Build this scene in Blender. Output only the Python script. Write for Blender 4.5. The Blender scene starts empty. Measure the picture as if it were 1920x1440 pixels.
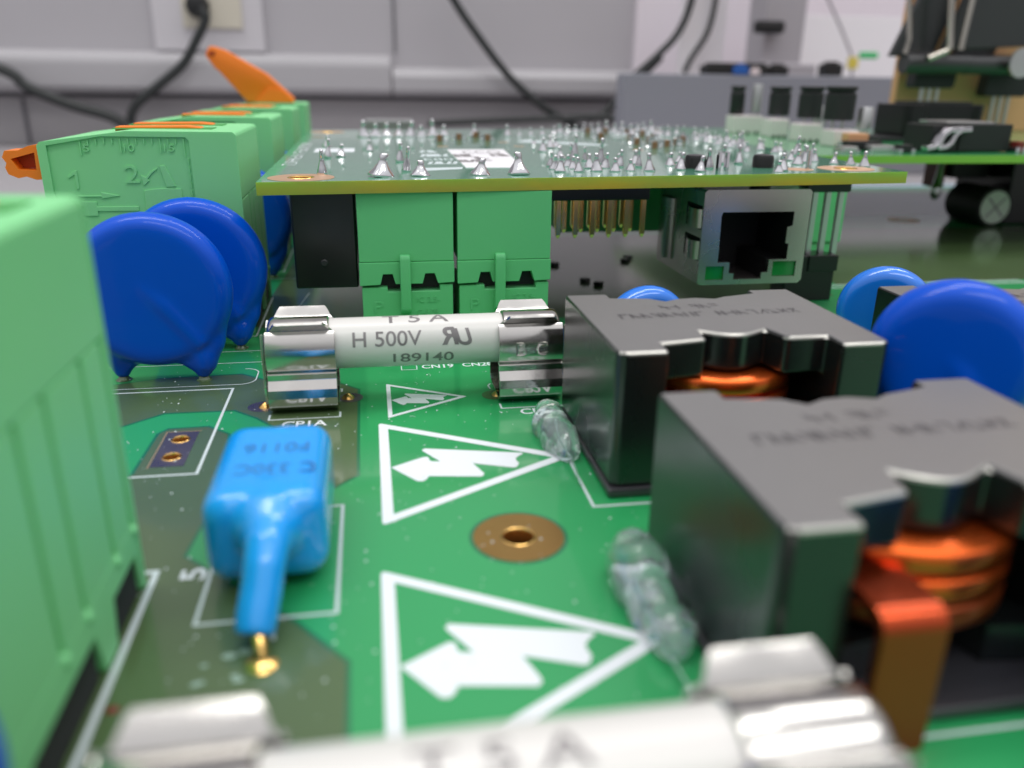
import bpy, bmesh, math, random
from mathutils import Vector, Matrix, noise
R = math.radians
random.seed(7)
S = bpy.context.scene
C = S.collection
U = 0.01            # everything below is written in millimetres; one scene unit is 100 mm
H = 34.0            # height of the lens over the circuit board

# ------------------------------------------------------------------ camera
cam = bpy.data.objects.new('camera', bpy.data.cameras.new('camera'))
C.objects.link(cam); S.camera = cam
Mw = ((0.98604035, -0.16602125, 0.01270343), (-0.04606664, -0.34532419, -0.93735216), (0.16000718, 0.92368184, -0.34815163))
right = Vector((Mw[0][0], Mw[0][1], Mw[0][2])); down = Vector((Mw[1][0], Mw[1][1], Mw[1][2])); fwd = Vector((Mw[2][0], Mw[2][1], Mw[2][2]))
rot = Matrix((right, -down, -fwd)).transposed()
cam.matrix_world = Matrix.Translation((0, 0, H * U)) @ rot.to_4x4()
cd = cam.data
cd.sensor_fit = 'HORIZONTAL'; cd.sensor_width = 36.0; cd.lens = 1530 / 1920 * 36
cd.clip_start = 0.01; cd.clip_end = 200
cd.dof.use_dof = True
cd.dof.focus_distance = 100 * U
cd.dof.aperture_fstop = 0.001 * cd.lens / (2 * 0.62 * U)
# ------------------------------------------------------------------ world and lamps
W = bpy.data.worlds.new('World'); S.world = W; W.use_nodes = True
_nt = W.node_tree; _bg = _nt.nodes['Background']; _bg.inputs[1].default_value = 1.0
_tc = _nt.nodes.new('ShaderNodeTexCoord'); _sp = _nt.nodes.new('ShaderNodeSeparateXYZ'); _mr = _nt.nodes.new('ShaderNodeMapRange'); _cr = _nt.nodes.new('ShaderNodeValToRGB')
_nt.links.new(_tc.outputs['Generated'], _sp.inputs[0]); _nt.links.new(_sp.outputs['Z'], _mr.inputs['Value'])
_mr.inputs['From Min'].default_value = -1.0; _mr.inputs['From Max'].default_value = 1.0
_nt.links.new(_mr.outputs[0], _cr.inputs[0]); _nt.links.new(_cr.outputs[0], _bg.inputs[0])
_e = _cr.color_ramp.elements                       # a room: dim floor, mid grey walls, pale ceiling
_e[0].position = 0.0; _e[0].color = (0.10, 0.10, 0.10, 1); _e[1].position = 1.0; _e[1].color = (1.18, 1.17, 1.20, 1)
_m = _e.new(0.48); _m.color = (0.20, 0.20, 0.215, 1); _m = _e.new(0.60); _m.color = (0.42, 0.42, 0.435, 1); _m = _e.new(0.76); _m.color = (0.84, 0.84, 0.87, 1)
S.view_settings.view_transform = 'Standard'; S.view_settings.look = 'None'
S.view_settings.exposure = 0.0; S.view_settings.gamma = 1.0
S.cycles.use_denoising = True
S.cycles.max_bounces = 10; S.cycles.glossy_bounces = 6; S.cycles.transmission_bounces = 8
S.cycles.sample_clamp_indirect = 6.0
S.cycles.caustics_refractive = True; S.cycles.caustics_reflective = False

def lamp(x, y, z, sx, sy, power, rz=0, col=(1, 0.98, 0.95)):
    l = bpy.data.lights.new('ceiling_tube_light', 'AREA'); l.shape = 'RECTANGLE'
    l.size = sx * U; l.size_y = sy * U; l.energy = power; l.color = col
    o = bpy.data.objects.new('ceiling_tube_light', l); C.objects.link(o)
    o.location = (x * U, y * U, z * U); o.rotation_euler = (0, 0, R(rz))
    return o
lamp(-350, 250, 1500, 1200, 90, 426, 8)
lamp(-350, 420, 1500, 1200, 90, 426, 8)
lamp(900, 700, 1500, 1200, 90, 344, 8)
lamp(900, 870, 1500, 1200, 90, 344, 8)
lamp(420, -420, 1500, 1500, 120, 426, 8)
lamp(420, -620, 1500, 1500, 120, 344, 8)

# ------------------------------------------------------------------ materials
def mat(name, col, rough=0.5, spec=0.5, metal=0.0, coat=0.0, coat_rough=0.05, ior=1.5, trans=0.0, sss=0.0, var=0.0, vscale=30, bump=0.0, bscale=60, emis=None, rvar=0.0):
    m = bpy.data.materials.new(name); m.use_nodes = True
    nt = m.node_tree; b = nt.nodes['Principled BSDF']; I = b.inputs
    I['Base Color'].default_value = (*col, 1); I['Roughness'].default_value = rough
    I['Metallic'].default_value = metal; I['IOR'].default_value = ior
    I['Specular IOR Level'].default_value = spec
    I['Coat Weight'].default_value = coat; I['Coat Roughness'].default_value = coat_rough
    I['Transmission Weight'].default_value = trans
    if sss:
        I['Subsurface Weight'].default_value = sss; I['Subsurface Radius'].default_value = (0.6, 1.0, 0.6); I['Subsurface Scale'].default_value = 0.8 * U
    if emis:
        I['Emission Color'].default_value = (*emis[0], 1); I['Emission Strength'].default_value = emis[1]
    if var or bump or rvar:
        tc = nt.nodes.new('ShaderNodeTexCoord')
        geo = nt.nodes.new('ShaderNodeNewGeometry')
    if var or rvar:
        n = nt.nodes.new('ShaderNodeTexNoise'); n.inputs['Scale'].default_value = vscale; n.inputs['Detail'].default_value = 6
        nt.links.new(geo.outputs['Position'], n.inputs['Vector'])
    if var:
        mx = nt.nodes.new('ShaderNodeMixRGB'); mx.blend_type = 'MIX'
        mx.inputs[1].default_value = (*[min(1, c * (1 - var)) for c in col], 1)
        mx.inputs[2].default_value = (*[min(1, c * (1 + var)) for c in col], 1)
        nt.links.new(n.outputs['Fac'], mx.inputs[0]); nt.links.new(mx.outputs[0], I['Base Color'])
    if rvar:
        mr = nt.nodes.new('ShaderNodeMapRange')
        mr.inputs['From Min'].default_value = 0.3; mr.inputs['From Max'].default_value = 0.7
        mr.inputs['To Min'].default_value = max(0.02, rough - rvar); mr.inputs['To Max'].default_value = rough + rvar
        nt.links.new(n.outputs['Fac'], mr.inputs['Value']); nt.links.new(mr.outputs[0], I['Roughness'])
    if bump:
        n2 = nt.nodes.new('ShaderNodeTexNoise'); n2.inputs['Scale'].default_value = bscale; n2.inputs['Detail'].default_value = 4
        nt.links.new(geo.outputs['Position'], n2.inputs['Vector'])
        bp = nt.nodes.new('ShaderNodeBump'); bp.inputs['Strength'].default_value = bump; bp.inputs['Distance'].default_value = 0.1 * U
        nt.links.new(n2.outputs['Fac'], bp.inputs['Height']); nt.links.new(bp.outputs[0], I['Normal'])
    return m

M = {}
M['pcb'] = mat('green_solder_mask', (0.019, 0.325, 0.098), 0.42, coat=1.0, coat_rough=0.11, var=0.10, vscale=3, bump=0.02, bscale=40)
M['pcb_dark'] = mat('olive_mask_over_copper', (0.074, 0.128, 0.046), 0.42, coat=1.0, coat_rough=0.12, var=0.16, vscale=9, bump=0.05, bscale=90)
M['pcb_upper'] = mat('grey_green_solder_mask', (0.085, 0.34, 0.205), 0.32, coat=1.0, coat_rough=0.05, var=0.08, vscale=5)
M['pcb_edge'] = mat('bare_glass_fibre_edge', (0.42, 0.46, 0.03), 0.5, sss=0.3, var=0.35, vscale=7, bump=0.25, bscale=130)
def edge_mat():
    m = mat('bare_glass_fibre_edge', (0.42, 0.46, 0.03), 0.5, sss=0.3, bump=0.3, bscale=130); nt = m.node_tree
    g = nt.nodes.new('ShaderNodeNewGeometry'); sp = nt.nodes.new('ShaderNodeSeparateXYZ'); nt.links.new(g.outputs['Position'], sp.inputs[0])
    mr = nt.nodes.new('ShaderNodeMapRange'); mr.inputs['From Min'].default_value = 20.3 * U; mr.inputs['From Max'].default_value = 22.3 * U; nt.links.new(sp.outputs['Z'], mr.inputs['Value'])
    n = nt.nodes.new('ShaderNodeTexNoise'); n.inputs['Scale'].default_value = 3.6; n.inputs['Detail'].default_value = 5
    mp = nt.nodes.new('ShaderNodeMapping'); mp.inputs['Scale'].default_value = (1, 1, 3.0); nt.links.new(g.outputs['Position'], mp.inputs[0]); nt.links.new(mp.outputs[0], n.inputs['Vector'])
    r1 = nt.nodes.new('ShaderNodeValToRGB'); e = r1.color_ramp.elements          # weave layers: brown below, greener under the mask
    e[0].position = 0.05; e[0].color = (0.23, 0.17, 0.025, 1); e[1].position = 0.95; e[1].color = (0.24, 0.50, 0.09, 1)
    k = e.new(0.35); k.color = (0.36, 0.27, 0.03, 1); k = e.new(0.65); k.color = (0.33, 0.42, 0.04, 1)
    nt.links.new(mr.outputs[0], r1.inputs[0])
    r2 = nt.nodes.new('ShaderNodeValToRGB'); e = r2.color_ramp.elements  # lime and amber stretches: light coming through the laminate, painted into the colour
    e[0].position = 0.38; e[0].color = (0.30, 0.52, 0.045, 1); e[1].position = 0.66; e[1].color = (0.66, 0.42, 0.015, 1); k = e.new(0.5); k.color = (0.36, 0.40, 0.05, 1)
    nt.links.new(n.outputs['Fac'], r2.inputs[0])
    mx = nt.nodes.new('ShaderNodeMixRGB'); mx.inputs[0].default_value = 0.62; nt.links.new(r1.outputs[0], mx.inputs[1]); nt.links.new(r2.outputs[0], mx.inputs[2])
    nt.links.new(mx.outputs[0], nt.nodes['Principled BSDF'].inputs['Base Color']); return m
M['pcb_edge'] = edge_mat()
M['pcb_edge2'] = mat('green_glass_fibre_edge', (0.22, 0.52, 0.06), 0.5, sss=0.3, var=0.12, vscale=5)
M['halo'] = mat('darker_mask_rim', (0.008, 0.15, 0.060), 0.4, coat=1.0, coat_rough=0.06)
M['silk'] = mat('white_silkscreen_ink', (0.78, 0.82, 0.86), 0.45)
M['silk_thin'] = mat('thin_silkscreen_ink', (0.60, 0.68, 0.70), 0.45)
M['residue'] = mat('cloudy_flux_residue', (0.30, 0.42, 0.36), 0.5)
M['gold'] = mat('gold_plated_copper', (0.62, 0.38, 0.13), 0.30, metal=1.0, var=0.12, vscale=20)
M['gold_bright'] = mat('bright_gold_barrel', (0.95, 0.60, 0.20), 0.22, metal=1.0)
M['gold_in'] = mat('shaded_gold_hole_wall', (0.42, 0.17, 0.035), 0.35, metal=0.8)  # gold darkened inside the holes, their shade put into the colour
M['gold_pale'] = mat('pale_gold_ring', (0.80, 0.52, 0.34), 0.42, metal=0.85)
M['tinpad'] = mat('dull_grey_pad', (0.23, 0.21, 0.24), 0.30, metal=0.8, rvar=0.1, vscale=30)
M['hole'] = mat('dark_drill_hole', (0.10, 0.05, 0.02), 0.5)
M['plug_green'] = mat('green_connector_plastic', (0.125, 0.55, 0.215), 0.50, sss=0.15, var=0.05, vscale=8, bump=0.10, bscale=220)
M['term_green'] = mat('green_terminal_plastic', (0.235, 0.68, 0.295), 0.50, sss=0.15, var=0.04, vscale=5, bump=0.10, bscale=180)
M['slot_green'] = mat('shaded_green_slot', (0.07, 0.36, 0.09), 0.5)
M['orange'] = mat('orange_lever_plastic', (0.95, 0.22, 0.010), 0.42, sss=0.1, var=0.05, vscale=8)
M['orange_in'] = mat('shaded_orange_hollow', (0.45, 0.06, 0.003), 0.6)  # darker orange patches, shade of the lever hollows put into the colour
M['blue'] = mat('deep_blue_dipped_epoxy', (0.0002, 0.080, 0.60), 0.30, spec=0.12, coat=0.30, coat_rough=0.07, bump=0.03, bscale=60)
M['blue2'] = mat('bright_blue_epoxy', (0.010, 0.19, 0.78), 0.16, coat=0.6, coat_rough=0.06)
M['sky'] = mat('sky_blue_dipped_epoxy', (0.006, 0.35, 0.93), 0.22, coat=0.6, coat_rough=0.10, sss=0.1)
M['ferrite'] = mat('ferrite_lit_top', (0.125, 0.122, 0.122), 0.42, ior=2.2, var=0.10, vscale=12, bump=0.18, bscale=150)  # lighter copy for top faces, the light they catch put into the colour
M['ferrite_side'] = mat('shaded_ferrite', (0.007, 0.009, 0.009), 0.25, ior=1.75, rvar=0.10, vscale=6)  # near black copy of the same ferrite, shade put into the colour
M['ferrite_glint'] = mat('ferrite_edge_glint', (0.50, 0.49, 0.45), 0.30, ior=2.2, metal=0.7)  # bright tone for the front bevels, a lamp reflection painted on
M['ferrite_base'] = mat('black_ferrite_base', (0.03, 0.03, 0.035), 0.35, ior=1.8)
M['copper'] = mat('enamelled_copper', (0.88, 0.15, 0.022), 0.27, metal=0.9, coat=0.2, coat_rough=0.08)
M['copper_term'] = mat('darkened_copper_strip', (0.52, 0.075, 0.022), 0.24, metal=0.92, coat=0.15)  # same copper as the winding, darkened for the dark surroundings it mirrors
M['copper_dk'] = mat('shaded_copper_turn', (0.45, 0.09, 0.02), 0.28, metal=0.75, coat=0.2)  # lowest turn of the same wire, shade put into its colour
M['chrome'] = mat('tin_plated_brass', (0.56, 0.545, 0.52), 0.16, metal=1.0, bump=0.22, bscale=22, rvar=0.08, vscale=40)
M['solder'] = mat('shiny_solder', (0.66, 0.66, 0.68), 0.09, metal=1.0, bump=0.05, bscale=120)
M['ceramic'] = mat('white_fuse_ceramic', (0.68, 0.665, 0.64), 0.38, coat=0.25, coat_rough=0.2, var=0.03, vscale=10, bump=0.06, bscale=150)
M['ink'] = mat('worn_dark_grey_print', (0.20, 0.185, 0.19), 0.5, var=0.55, vscale=55)
M['ink_fade'] = mat('faded_grey_print', (0.036, 0.032, 0.038), 0.5, ior=1.7, var=0.3, vscale=50)
M['ink_blue'] = mat('faded_print_on_blue', (0.03, 0.15, 0.42), 0.4)
M['black'] = mat('black_plastic', (0.0035, 0.0042, 0.0045), 0.30, bump=0.03, bscale=150)
M['black_m'] = mat('matt_black_plastic', (0.011, 0.012, 0.013), 0.55)
M['cavity'] = mat('black_insert_and_gap_shade', (0.004, 0.004, 0.005), 0.6)  # jack insert plastic; elsewhere dark sheets painting the shade in gaps and slots
M['nickel'] = mat('brushed_nickel_shield', (0.58, 0.50, 0.49), 0.26, metal=0.9, rvar=0.04, vscale=10)
M['lens'] = mat('green_light_window', (0.005, 0.17, 0.03), 0.2, coat=1.0, emis=((0.02, 0.5, 0.06), 0.02))
M['pin_gold'] = mat('brassy_pin_plating', (0.95, 0.60, 0.22), 0.22, metal=1.0)
M['pin_grey'] = mat('tin_plated_pin', (0.55, 0.56, 0.55), 0.3, metal=0.9)
M['brownchip'] = mat('brown_chip_ceramic', (0.26, 0.12, 0.06), 0.5)
M['sticker'] = mat('white_paper_sticker', (0.80, 0.79, 0.82), 0.5)
M['whitebox'] = mat('white_nylon_plastic', (0.82, 0.71, 0.73), 0.5)
M['alu'] = mat('aluminium_can', (0.62, 0.62, 0.62), 0.30, metal=0.9)
M['alu_top'] = mat('scored_aluminium_end', (0.78, 0.86, 0.78), 0.5, metal=0.1)
M['red'] = mat('dark_red_film_box', (0.20, 0.025, 0.02), 0.4)
M['tan'] = mat('tan_wood_board', (0.74, 0.38, 0.19), 0.6, var=0.12, vscale=4)
M['clipblack'] = mat('black_enamelled_clip', (0.035, 0.035, 0.038), 0.32, coat=0.3)
M['wire_metal'] = mat('polished_clip_wire', (0.62, 0.59, 0.52), 0.16, metal=1.0)
M['cable'] = mat('black_cable_rubber', (0.020, 0.024, 0.024), 0.5)
M['wall'] = mat('lilac_grey_painted_wall', (0.47, 0.455, 0.48), 0.6, var=0.05, vscale=0.6)
M['wall_low'] = mat('grey_lower_wall', (0.36, 0.345, 0.36), 0.6, var=0.05, vscale=0.6)
M['wall_seam'] = mat('dark_wall_seam', (0.13, 0.125, 0.14), 0.7)
M['trunk'] = mat('pale_cable_trunking', (0.45, 0.44, 0.46), 0.5)
M['wall_right'] = mat('pale_pink_wall', (0.82, 0.76, 0.81), 0.6, var=0.06, vscale=0.5)
M['plate'] = mat('socket_plate_plastic', (0.62, 0.60, 0.63), 0.5)
M['cream'] = mat('cream_socket_insert', (0.64, 0.60, 0.50), 0.5)
M['greybox'] = mat('blue_grey_painted_metal', (0.28, 0.29, 0.335), 0.45, var=0.05, vscale=1.0)
M['mat'] = mat('pale_blue_mat', (0.36, 0.50, 0.62), 0.5)
M['desk'] = mat('grey_desk_laminate', (0.36, 0.345, 0.36), 0.4, var=0.05, vscale=1)
M['post'] = mat('grey_metal_post', (0.42, 0.40, 0.43), 0.5)
M['paper'] = mat('white_paper', (0.93, 0.90, 0.93), 0.7)
M['tagg'] = mat('bright_green_tag', (0.03, 0.55, 0.16), 0.5)
M['tagy'] = mat('yellow_tag', (0.75, 0.62, 0.10), 0.5)
M['navy'] = mat('blue_plastic_cap', (0.02, 0.12, 0.45), 0.4)

def glue_mat():
    m = mat('clear_hot_glue', (0.82, 0.95, 0.96), 0.05, trans=0.90, ior=1.30, coat=1.0, coat_rough=0.02)
    return m
M['glue'] = glue_mat()

# ------------------------------------------------------------------ mesh helpers (all in mm, world coordinates minus the parent's place)
def finish(name, me, m, parent=None, smooth=35, kind=None):
    if m is not None:
        for mm in (m if isinstance(m, (list, tuple)) else [m]):
            me.materials.append(M[mm])
    if parent is not None:
        p = parent
        off = Vector((0, 0, 0))
        while p is not None:
            off += p.location; p = p.parent
        me.transform(Matrix.Translation(-off))
    if smooth:
        me.shade_smooth(); me.set_sharp_from_angle(angle=R(smooth))
    o = bpy.data.objects.new(name, me); C.objects.link(o)
    if parent is not None: o.parent = parent
    if kind: o['kind'] = kind
    return o

def tag(o, label, cat, group=None, kind=None):
    o['label'] = label; o['category'] = cat
    if group: o['group'] = group
    if kind: o['kind'] = kind
    return o

def thing(name, label, cat, loc=(0, 0, 0), group=None):
    o = bpy.data.objects.new(name, None); C.objects.link(o); o.location = loc
    o.empty_display_size = 0.02
    return tag(o, label, cat, group)

def copy_tree(o, loc, label=None, group=None, rotz=None):
    r = o.copy(); C.objects.link(r); r.location = loc
    if rotz is not None: r.rotation_euler = (0, 0, rotz)
    if label: r['label'] = label
    if group: r['group'] = group
    for ch in list(o.children):
        c = ch.copy(); C.objects.link(c); c.parent = r
        for g in list(ch.children):
            d = g.copy(); C.objects.link(d); d.parent = c
    return r

class MB:
    def __init__(s): s.v = []; s.f = []; s.m = []
    def add(s, vs, fs, mi=0):
        b = len(s.v); s.v += [tuple(x) for x in vs]; s.f += [tuple(i + b for i in f) for f in fs]; s.m += [mi] * len(fs); return s
    def box(s, x0, x1, y0, y1, z0, z1, mi=0):
        v = [(x0,y0,z0),(x1,y0,z0),(x1,y1,z0),(x0,y1,z0),(x0,y0,z1),(x1,y0,z1),(x1,y1,z1),(x0,y1,z1)]
        return s.add(v, [(0,3,2,1),(4,5,6,7),(0,1,5,4),(1,2,6,5),(2,3,7,6),(3,0,4,7)], mi)
    def ext(s, poly, a, b, plane='XY', mi=0):
        f = {'XY': lambda u, v, w: (u, v, w), 'XZ': lambda u, v, w: (u, w, v), 'YZ': lambda u, v, w: (w, u, v)}[plane]
        n = len(poly)
        vs = [f(u, v, a) for u, v in poly] + [f(u, v, b) for u, v in poly]
        fs = [tuple(range(n - 1, -1, -1)), tuple(range(n, 2 * n))] + [(i, (i + 1) % n, n + (i + 1) % n, n + i) for i in range(n)]
        return s.add(vs, fs, mi)
    def strip(s, pts, a, b, plane='YZ', th=0.35, mi=0):     # a bent sheet of thickness th following pts
        n = len(pts); out = []
        for i, p in enumerate(pts):
            p0 = Vector(pts[max(0, i - 1)]); p1 = Vector(pts[min(n - 1, i + 1)])
            d = (p1 - p0).normalized(); out.append((p[0] - d.y * th, p[1] + d.x * th))
        return s.ext_strip(pts, out, a, b, plane, mi)
    def ext_strip(s, A, B, a, b, plane, mi):
        f = {'XY': lambda u, v, w: (u, v, w), 'XZ': lambda u, v, w: (u, w, v), 'YZ': lambda u, v, w: (w, u, v)}[plane]
        n = len(A); vs = []
        for w in (a, b):
            for P in (A, B):
                vs += [f(u, v, w) for u, v in P]
        def k(side, lay, i): return side * 2 * n + lay * n + i
        fs = []
        for i in range(n - 1):
            fs += [(k(0,0,i), k(0,0,i+1), k(1,0,i+1), k(1,0,i)), (k(0,1,i+1), k(0,1,i), k(1,1,i), k(1,1,i+1)),
                   (k(0,0,i+1), k(0,0,i), k(0,1,i), k(0,1,i+1)), (k(1,0,i), k(1,0,i+1), k(1,1,i+1), k(1,1,i))]
        fs += [(k(0,0,0), k(1,0,0), k(1,1,0), k(0,1,0)), (k(0,0,n-1), k(0,1,n-1), k(1,1,n-1), k(1,0,n-1))]
        return s.add(vs, fs, mi)
    def tube(s, pts, rad, n=12, mi=0, cap=True):
        pts = [Vector(p) for p in pts]; L = len(pts)
        if not isinstance(rad, (list, tuple)): rad = [rad] * L
        rings = []; up = None
        for i, p in enumerate(pts):
            d = (pts[min(L-1, i+1)] - pts[max(0, i-1)]).normalized()
            if up is None:
                up = Vector((0, 0, 1)) if abs(d.z) < 0.9 else Vector((0, 1, 0))
            a = d.cross(up).normalized(); b = a.cross(d).normalized(); up = b
            rings.append([p + (a * math.cos(t) + b * math.sin(t)) * rad[i] for t in [2 * math.pi * j / n for j in range(n)]])
        vs = [v for r in rings for v in r]; fs = []
        for i in range(L - 1):
            for j in range(n):
                fs.append((i*n+j, i*n+(j+1) % n, (i+1)*n+(j+1) % n, (i+1)*n+j))
        if cap: fs += [tuple(range(n - 1, -1, -1)), tuple(range((L-1)*n, L*n))]
        return s.add(vs, fs, mi)
    def lathe(s, prof, c, axis='Z', n=24, mi=0):       # prof: (radius, height) list
        vs = []; fs = []; L = len(prof)
        for r, h in prof:
            for j in range(n):
                t = 2 * math.pi * j / n; a, b = r * math.cos(t), r * math.sin(t)
                p = {'Z': (a, b, h), 'X': (h, a, b), 'Y': (a, h, b)}[axis]
                vs.append((c[0]+p[0], c[1]+p[1], c[2]+p[2]))
        for i in range(L - 1):
            for j in range(n):
                fs.append((i*n+j, i*n+(j+1) % n, (i+1)*n+(j+1) % n, (i+1)*n+j))
        if prof[0][0] > 1e-6: fs.append(tuple(range(n - 1, -1, -1)))
        if prof[-1][0] > 1e-6: fs.append(tuple(range((L-1)*n, L*n)))
        return s.add(vs, fs, mi)
    def ball(s, c, r, n=12, sc=(1, 1, 1), mi=0):
        prof = [(math.sin(math.pi * i / n), -math.cos(math.pi * i / n)) for i in range(n + 1)]
        b0 = len(s.v); s.lathe([(max(p, 1e-4), h) for p, h in prof], (0, 0, 0), 'Z', n * 2, mi)
        s.v[b0:] = [(c[0] + x * r * sc[0], c[1] + y * r * sc[1], c[2] + z * r * sc[2]) for x, y, z in s.v[b0:]]
        return s
    def mesh(s, name, bevel=0, seg=2, ang=30):
        me = bpy.data.meshes.new(name); me.from_pydata(s.v, [], s.f)
        for p, i in zip(me.polygons, s.m): p.material_index = i
        bm = bmesh.new(); bm.from_mesh(me)
        bmesh.ops.remove_doubles(bm, verts=bm.verts, dist=1e-5)
        bmesh.ops.recalc_face_normals(bm, faces=bm.faces)
        if bevel:
            es = [e for e in bm.edges if len(e.link_faces) == 2 and e.calc_face_angle(0) > R(ang)]
            bmesh.ops.bevel(bm, geom=es, offset=bevel, offset_type='OFFSET', segments=seg, profile=0.5, affect='EDGES', clamp_overlap=True)
        bm.to_mesh(me); bm.free(); return me
    def build(s, name, m, parent=None, bevel=0, seg=2, smooth=35, kind=None, ang=30):
        o = finish(name, s.mesh(name, bevel, seg, ang), m, parent, smooth, kind)
        if bevel: w = o.modifiers.new('weighted_normal', 'WEIGHTED_NORMAL'); w.keep_sharp = True; w.weight = 80
        return o

def rbox(name, b, m, parent=None, bevel=0.2, seg=2, kind=None):
    return MB().box(*b).build(name, m, parent, bevel, seg, kind=kind)

def curve_mesh(splines, half, bevel=0.0):
    cu = bpy.data.curves.new('c', 'CURVE'); cu.dimensions = '2D'; cu.fill_mode = 'BOTH'; cu.extrude = half; cu.bevel_depth = bevel
    for sp in splines:
        s = cu.splines.new('POLY'); s.points.add(len(sp) - 1); s.use_cyclic_u = True
        for p, q in zip(s.points, sp): p.co = (q[0], q[1], 0, 1)
    o = bpy.data.objects.new('c', cu); C.objects.link(o)
    dg = bpy.context.evaluated_depsgraph_get(); me = bpy.data.meshes.new_from_object(o.evaluated_get(dg))
    bpy.data.objects.remove(o); bpy.data.curves.remove(cu); return me

def circle(cx, cy, r, n=40): return [(cx + r * math.cos(2*math.pi*i/n), cy + r * math.sin(2*math.pi*i/n)) for i in range(n)]

def plate(name, splines, z0, z1, m, parent=None, kind=None, smooth=30):
    me = curve_mesh(splines, (z1 - z0) / 2); me.transform(Matrix.Translation((0, 0, (z0 + z1) / 2)))
    return finish(name, me, m, parent, smooth, kind)

def text_mesh(t, size, width=None, spacing=1.0, depth=0.0, stroke=0.0):
    cu = bpy.data.curves.new('t', 'FONT'); cu.body = t; cu.size = size; cu.space_character = spacing; cu.extrude = depth; cu.offset = stroke
    o = bpy.data.objects.new('t', cu); C.objects.link(o)
    dg = bpy.context.evaluated_depsgraph_get(); me = bpy.data.meshes.new_from_object(o.evaluated_get(dg))
    bpy.data.objects.remove(o); bpy.data.curves.remove(cu)
    if width:
        xs = [v.co.x for v in me.vertices]; k = width / (max(xs) - min(xs)); x0 = min(xs)
        for v in me.vertices: v.co.x = (v.co.x - x0) * k
    return me

def flat_text(name, t, x, y, z, size, width, m, parent=None, rz=0, stroke=0.0):
    me = text_mesh(t, size, width, depth=0.004, stroke=stroke)
    me.transform(Matrix.Translation((x, y, z)) @ Matrix.Rotation(R(rz), 4, 'Z'))
    return finish(name, me, m, parent, 0)

def front_text(name, t, x, y, z, size, width, m, parent=None, depth=0.08):    # raised text on a face that looks towards -Y
    me = text_mesh(t, size, width, depth=depth)
    me.transform(Matrix.Translation((x, y, z)) @ Matrix.Rotation(R(90), 4, 'X'))
    return finish(name, me, m, parent, 0)

def line(poly, w, closed=False):       # polyline with width, as quads in XY
    out = MB(); n = len(poly)
    for i in range(n if closed else n - 1):
        a = Vector(poly[i]); b = Vector(poly[(i + 1) % n]); d = (b - a).normalized(); p = Vector((-d.y, d.x)) * w / 2; e = d * w / 2
        a2, b2 = a - e, b + e
        out.add([(*(a2 + p), 0), (*(a2 - p), 0), (*(b2 - p), 0), (*(b2 + p), 0)], [(0, 1, 2, 3)])
    return out
def silk_line(name, poly, w, parent, z=0.02, m='silk_thin', closed=False):
    mb = line(poly, w, closed); k = len(mb.f)
    mb.v = [(x, y, z + 0.0012 * (i // 4)) for i, (x, y, _) in enumerate(mb.v)]
    return mb.build(name, m, parent, smooth=0)

def organic(mb, voxel=0.3, smooth=8, fac=0.5):
    me = mb.mesh('o'); o = bpy.data.objects.new('o', me); C.objects.link(o)
    r = o.modifiers.new('r', 'REMESH'); r.mode = 'VOXEL'; r.voxel_size = voxel
    s = o.modifiers.new('s', 'SMOOTH'); s.factor = fac; s.iterations = smooth
    dg = bpy.context.evaluated_depsgraph_get(); out = bpy.data.meshes.new_from_object(o.evaluated_get(dg))
    bpy.data.objects.remove(o); return out

def smudge(name, x, y, z, n, h, step, m, parent, rz=0, seed=1, gap=()):
    rnd = random.Random(seed); mb = MB(); c, s_ = math.cos(R(rz)), math.sin(R(rz)); kk = 0
    for i in range(n):
        if i in gap: continue
        gx = i * step; w = step * 0.62; shapes = [((0, 0), (0, h)), ((w, 0), (w, h)), ((0, 0), (w, 0)), ((0, h), (w, h)), ((0, h/2), (w, h/2)), ((0, 0), (w, h)), ((0, h), (w, 0))]
        for (a, b) in rnd.sample(shapes, rnd.choice([2, 2, 3])):
            q = line([(gx + a[0], a[1]), (gx + b[0], b[1])], h * 0.15)
            mb.add([(x + u * c - v * s_, y + u * s_ + v * c, z + 0.0006 * kk) for u, v, _ in q.v], q.f); kk += 1
    return mb.build(name, m, parent, smooth=0)

def arc(cx, cy, r, a0, a1, n=12): return [(cx + r*math.cos(R(a0+(a1-a0)*i/n)), cy + r*math.sin(R(a0+(a1-a0)*i/n))) for i in range(n+1)]

# ================================================================== desk, walls
desk = rbox('desk', (-900, 1100, -700, 610, -38, -9.5), 'desk', None, 1, kind='structure')
wall = rbox('wall', (-900, 1300, 606, 640, -38, 900), 'wall', None, 0, kind='structure')
rbox('lower_panel', (-900, 172, 602, 606, -9, 20.5), 'wall_low', wall, 0)
rbox('wall_seam', (-900, 188, 603.5, 605.9, 19.5, 23.5), 'wall_seam', wall, 0)
rbox('wall_seam', (20.0, 21.4, 604.8, 605.9, 51, 300), 'wall_seam', wall, 0)
rbox('wall_seam', (-219.5, -217.5, 600.8, 601.9, -9, 19), 'wall_seam', wall, 0)
rbox('wall_panel', (189, 620, 600, 605.9, -9, 400), 'wall_right', wall, 0.5)
tr = thing('cable_trunking', 'pale plastic cable trunking running along the wall behind the boards', 'trunking', (0, 596, 23))
MB().ext([(606, 23.5), (592, 23.5), (589, 27), (589, 40), (592, 46), (606, 49.5)], -900, 17.3, 'YZ').build('trunking_cover', 'trunk', tr, 1.0)
MB().ext([(606, 23.5), (592, 23.5), (589, 27), (589, 36), (592, 40), (606, 42)], 18.0, 188.5, 'YZ').build('trunking_cover', 'trunk', tr, 1.0)
so = thing('wall_socket', 'pale wall socket with a cream insert above the trunking', 'socket', (-98, 604, 70))
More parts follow.
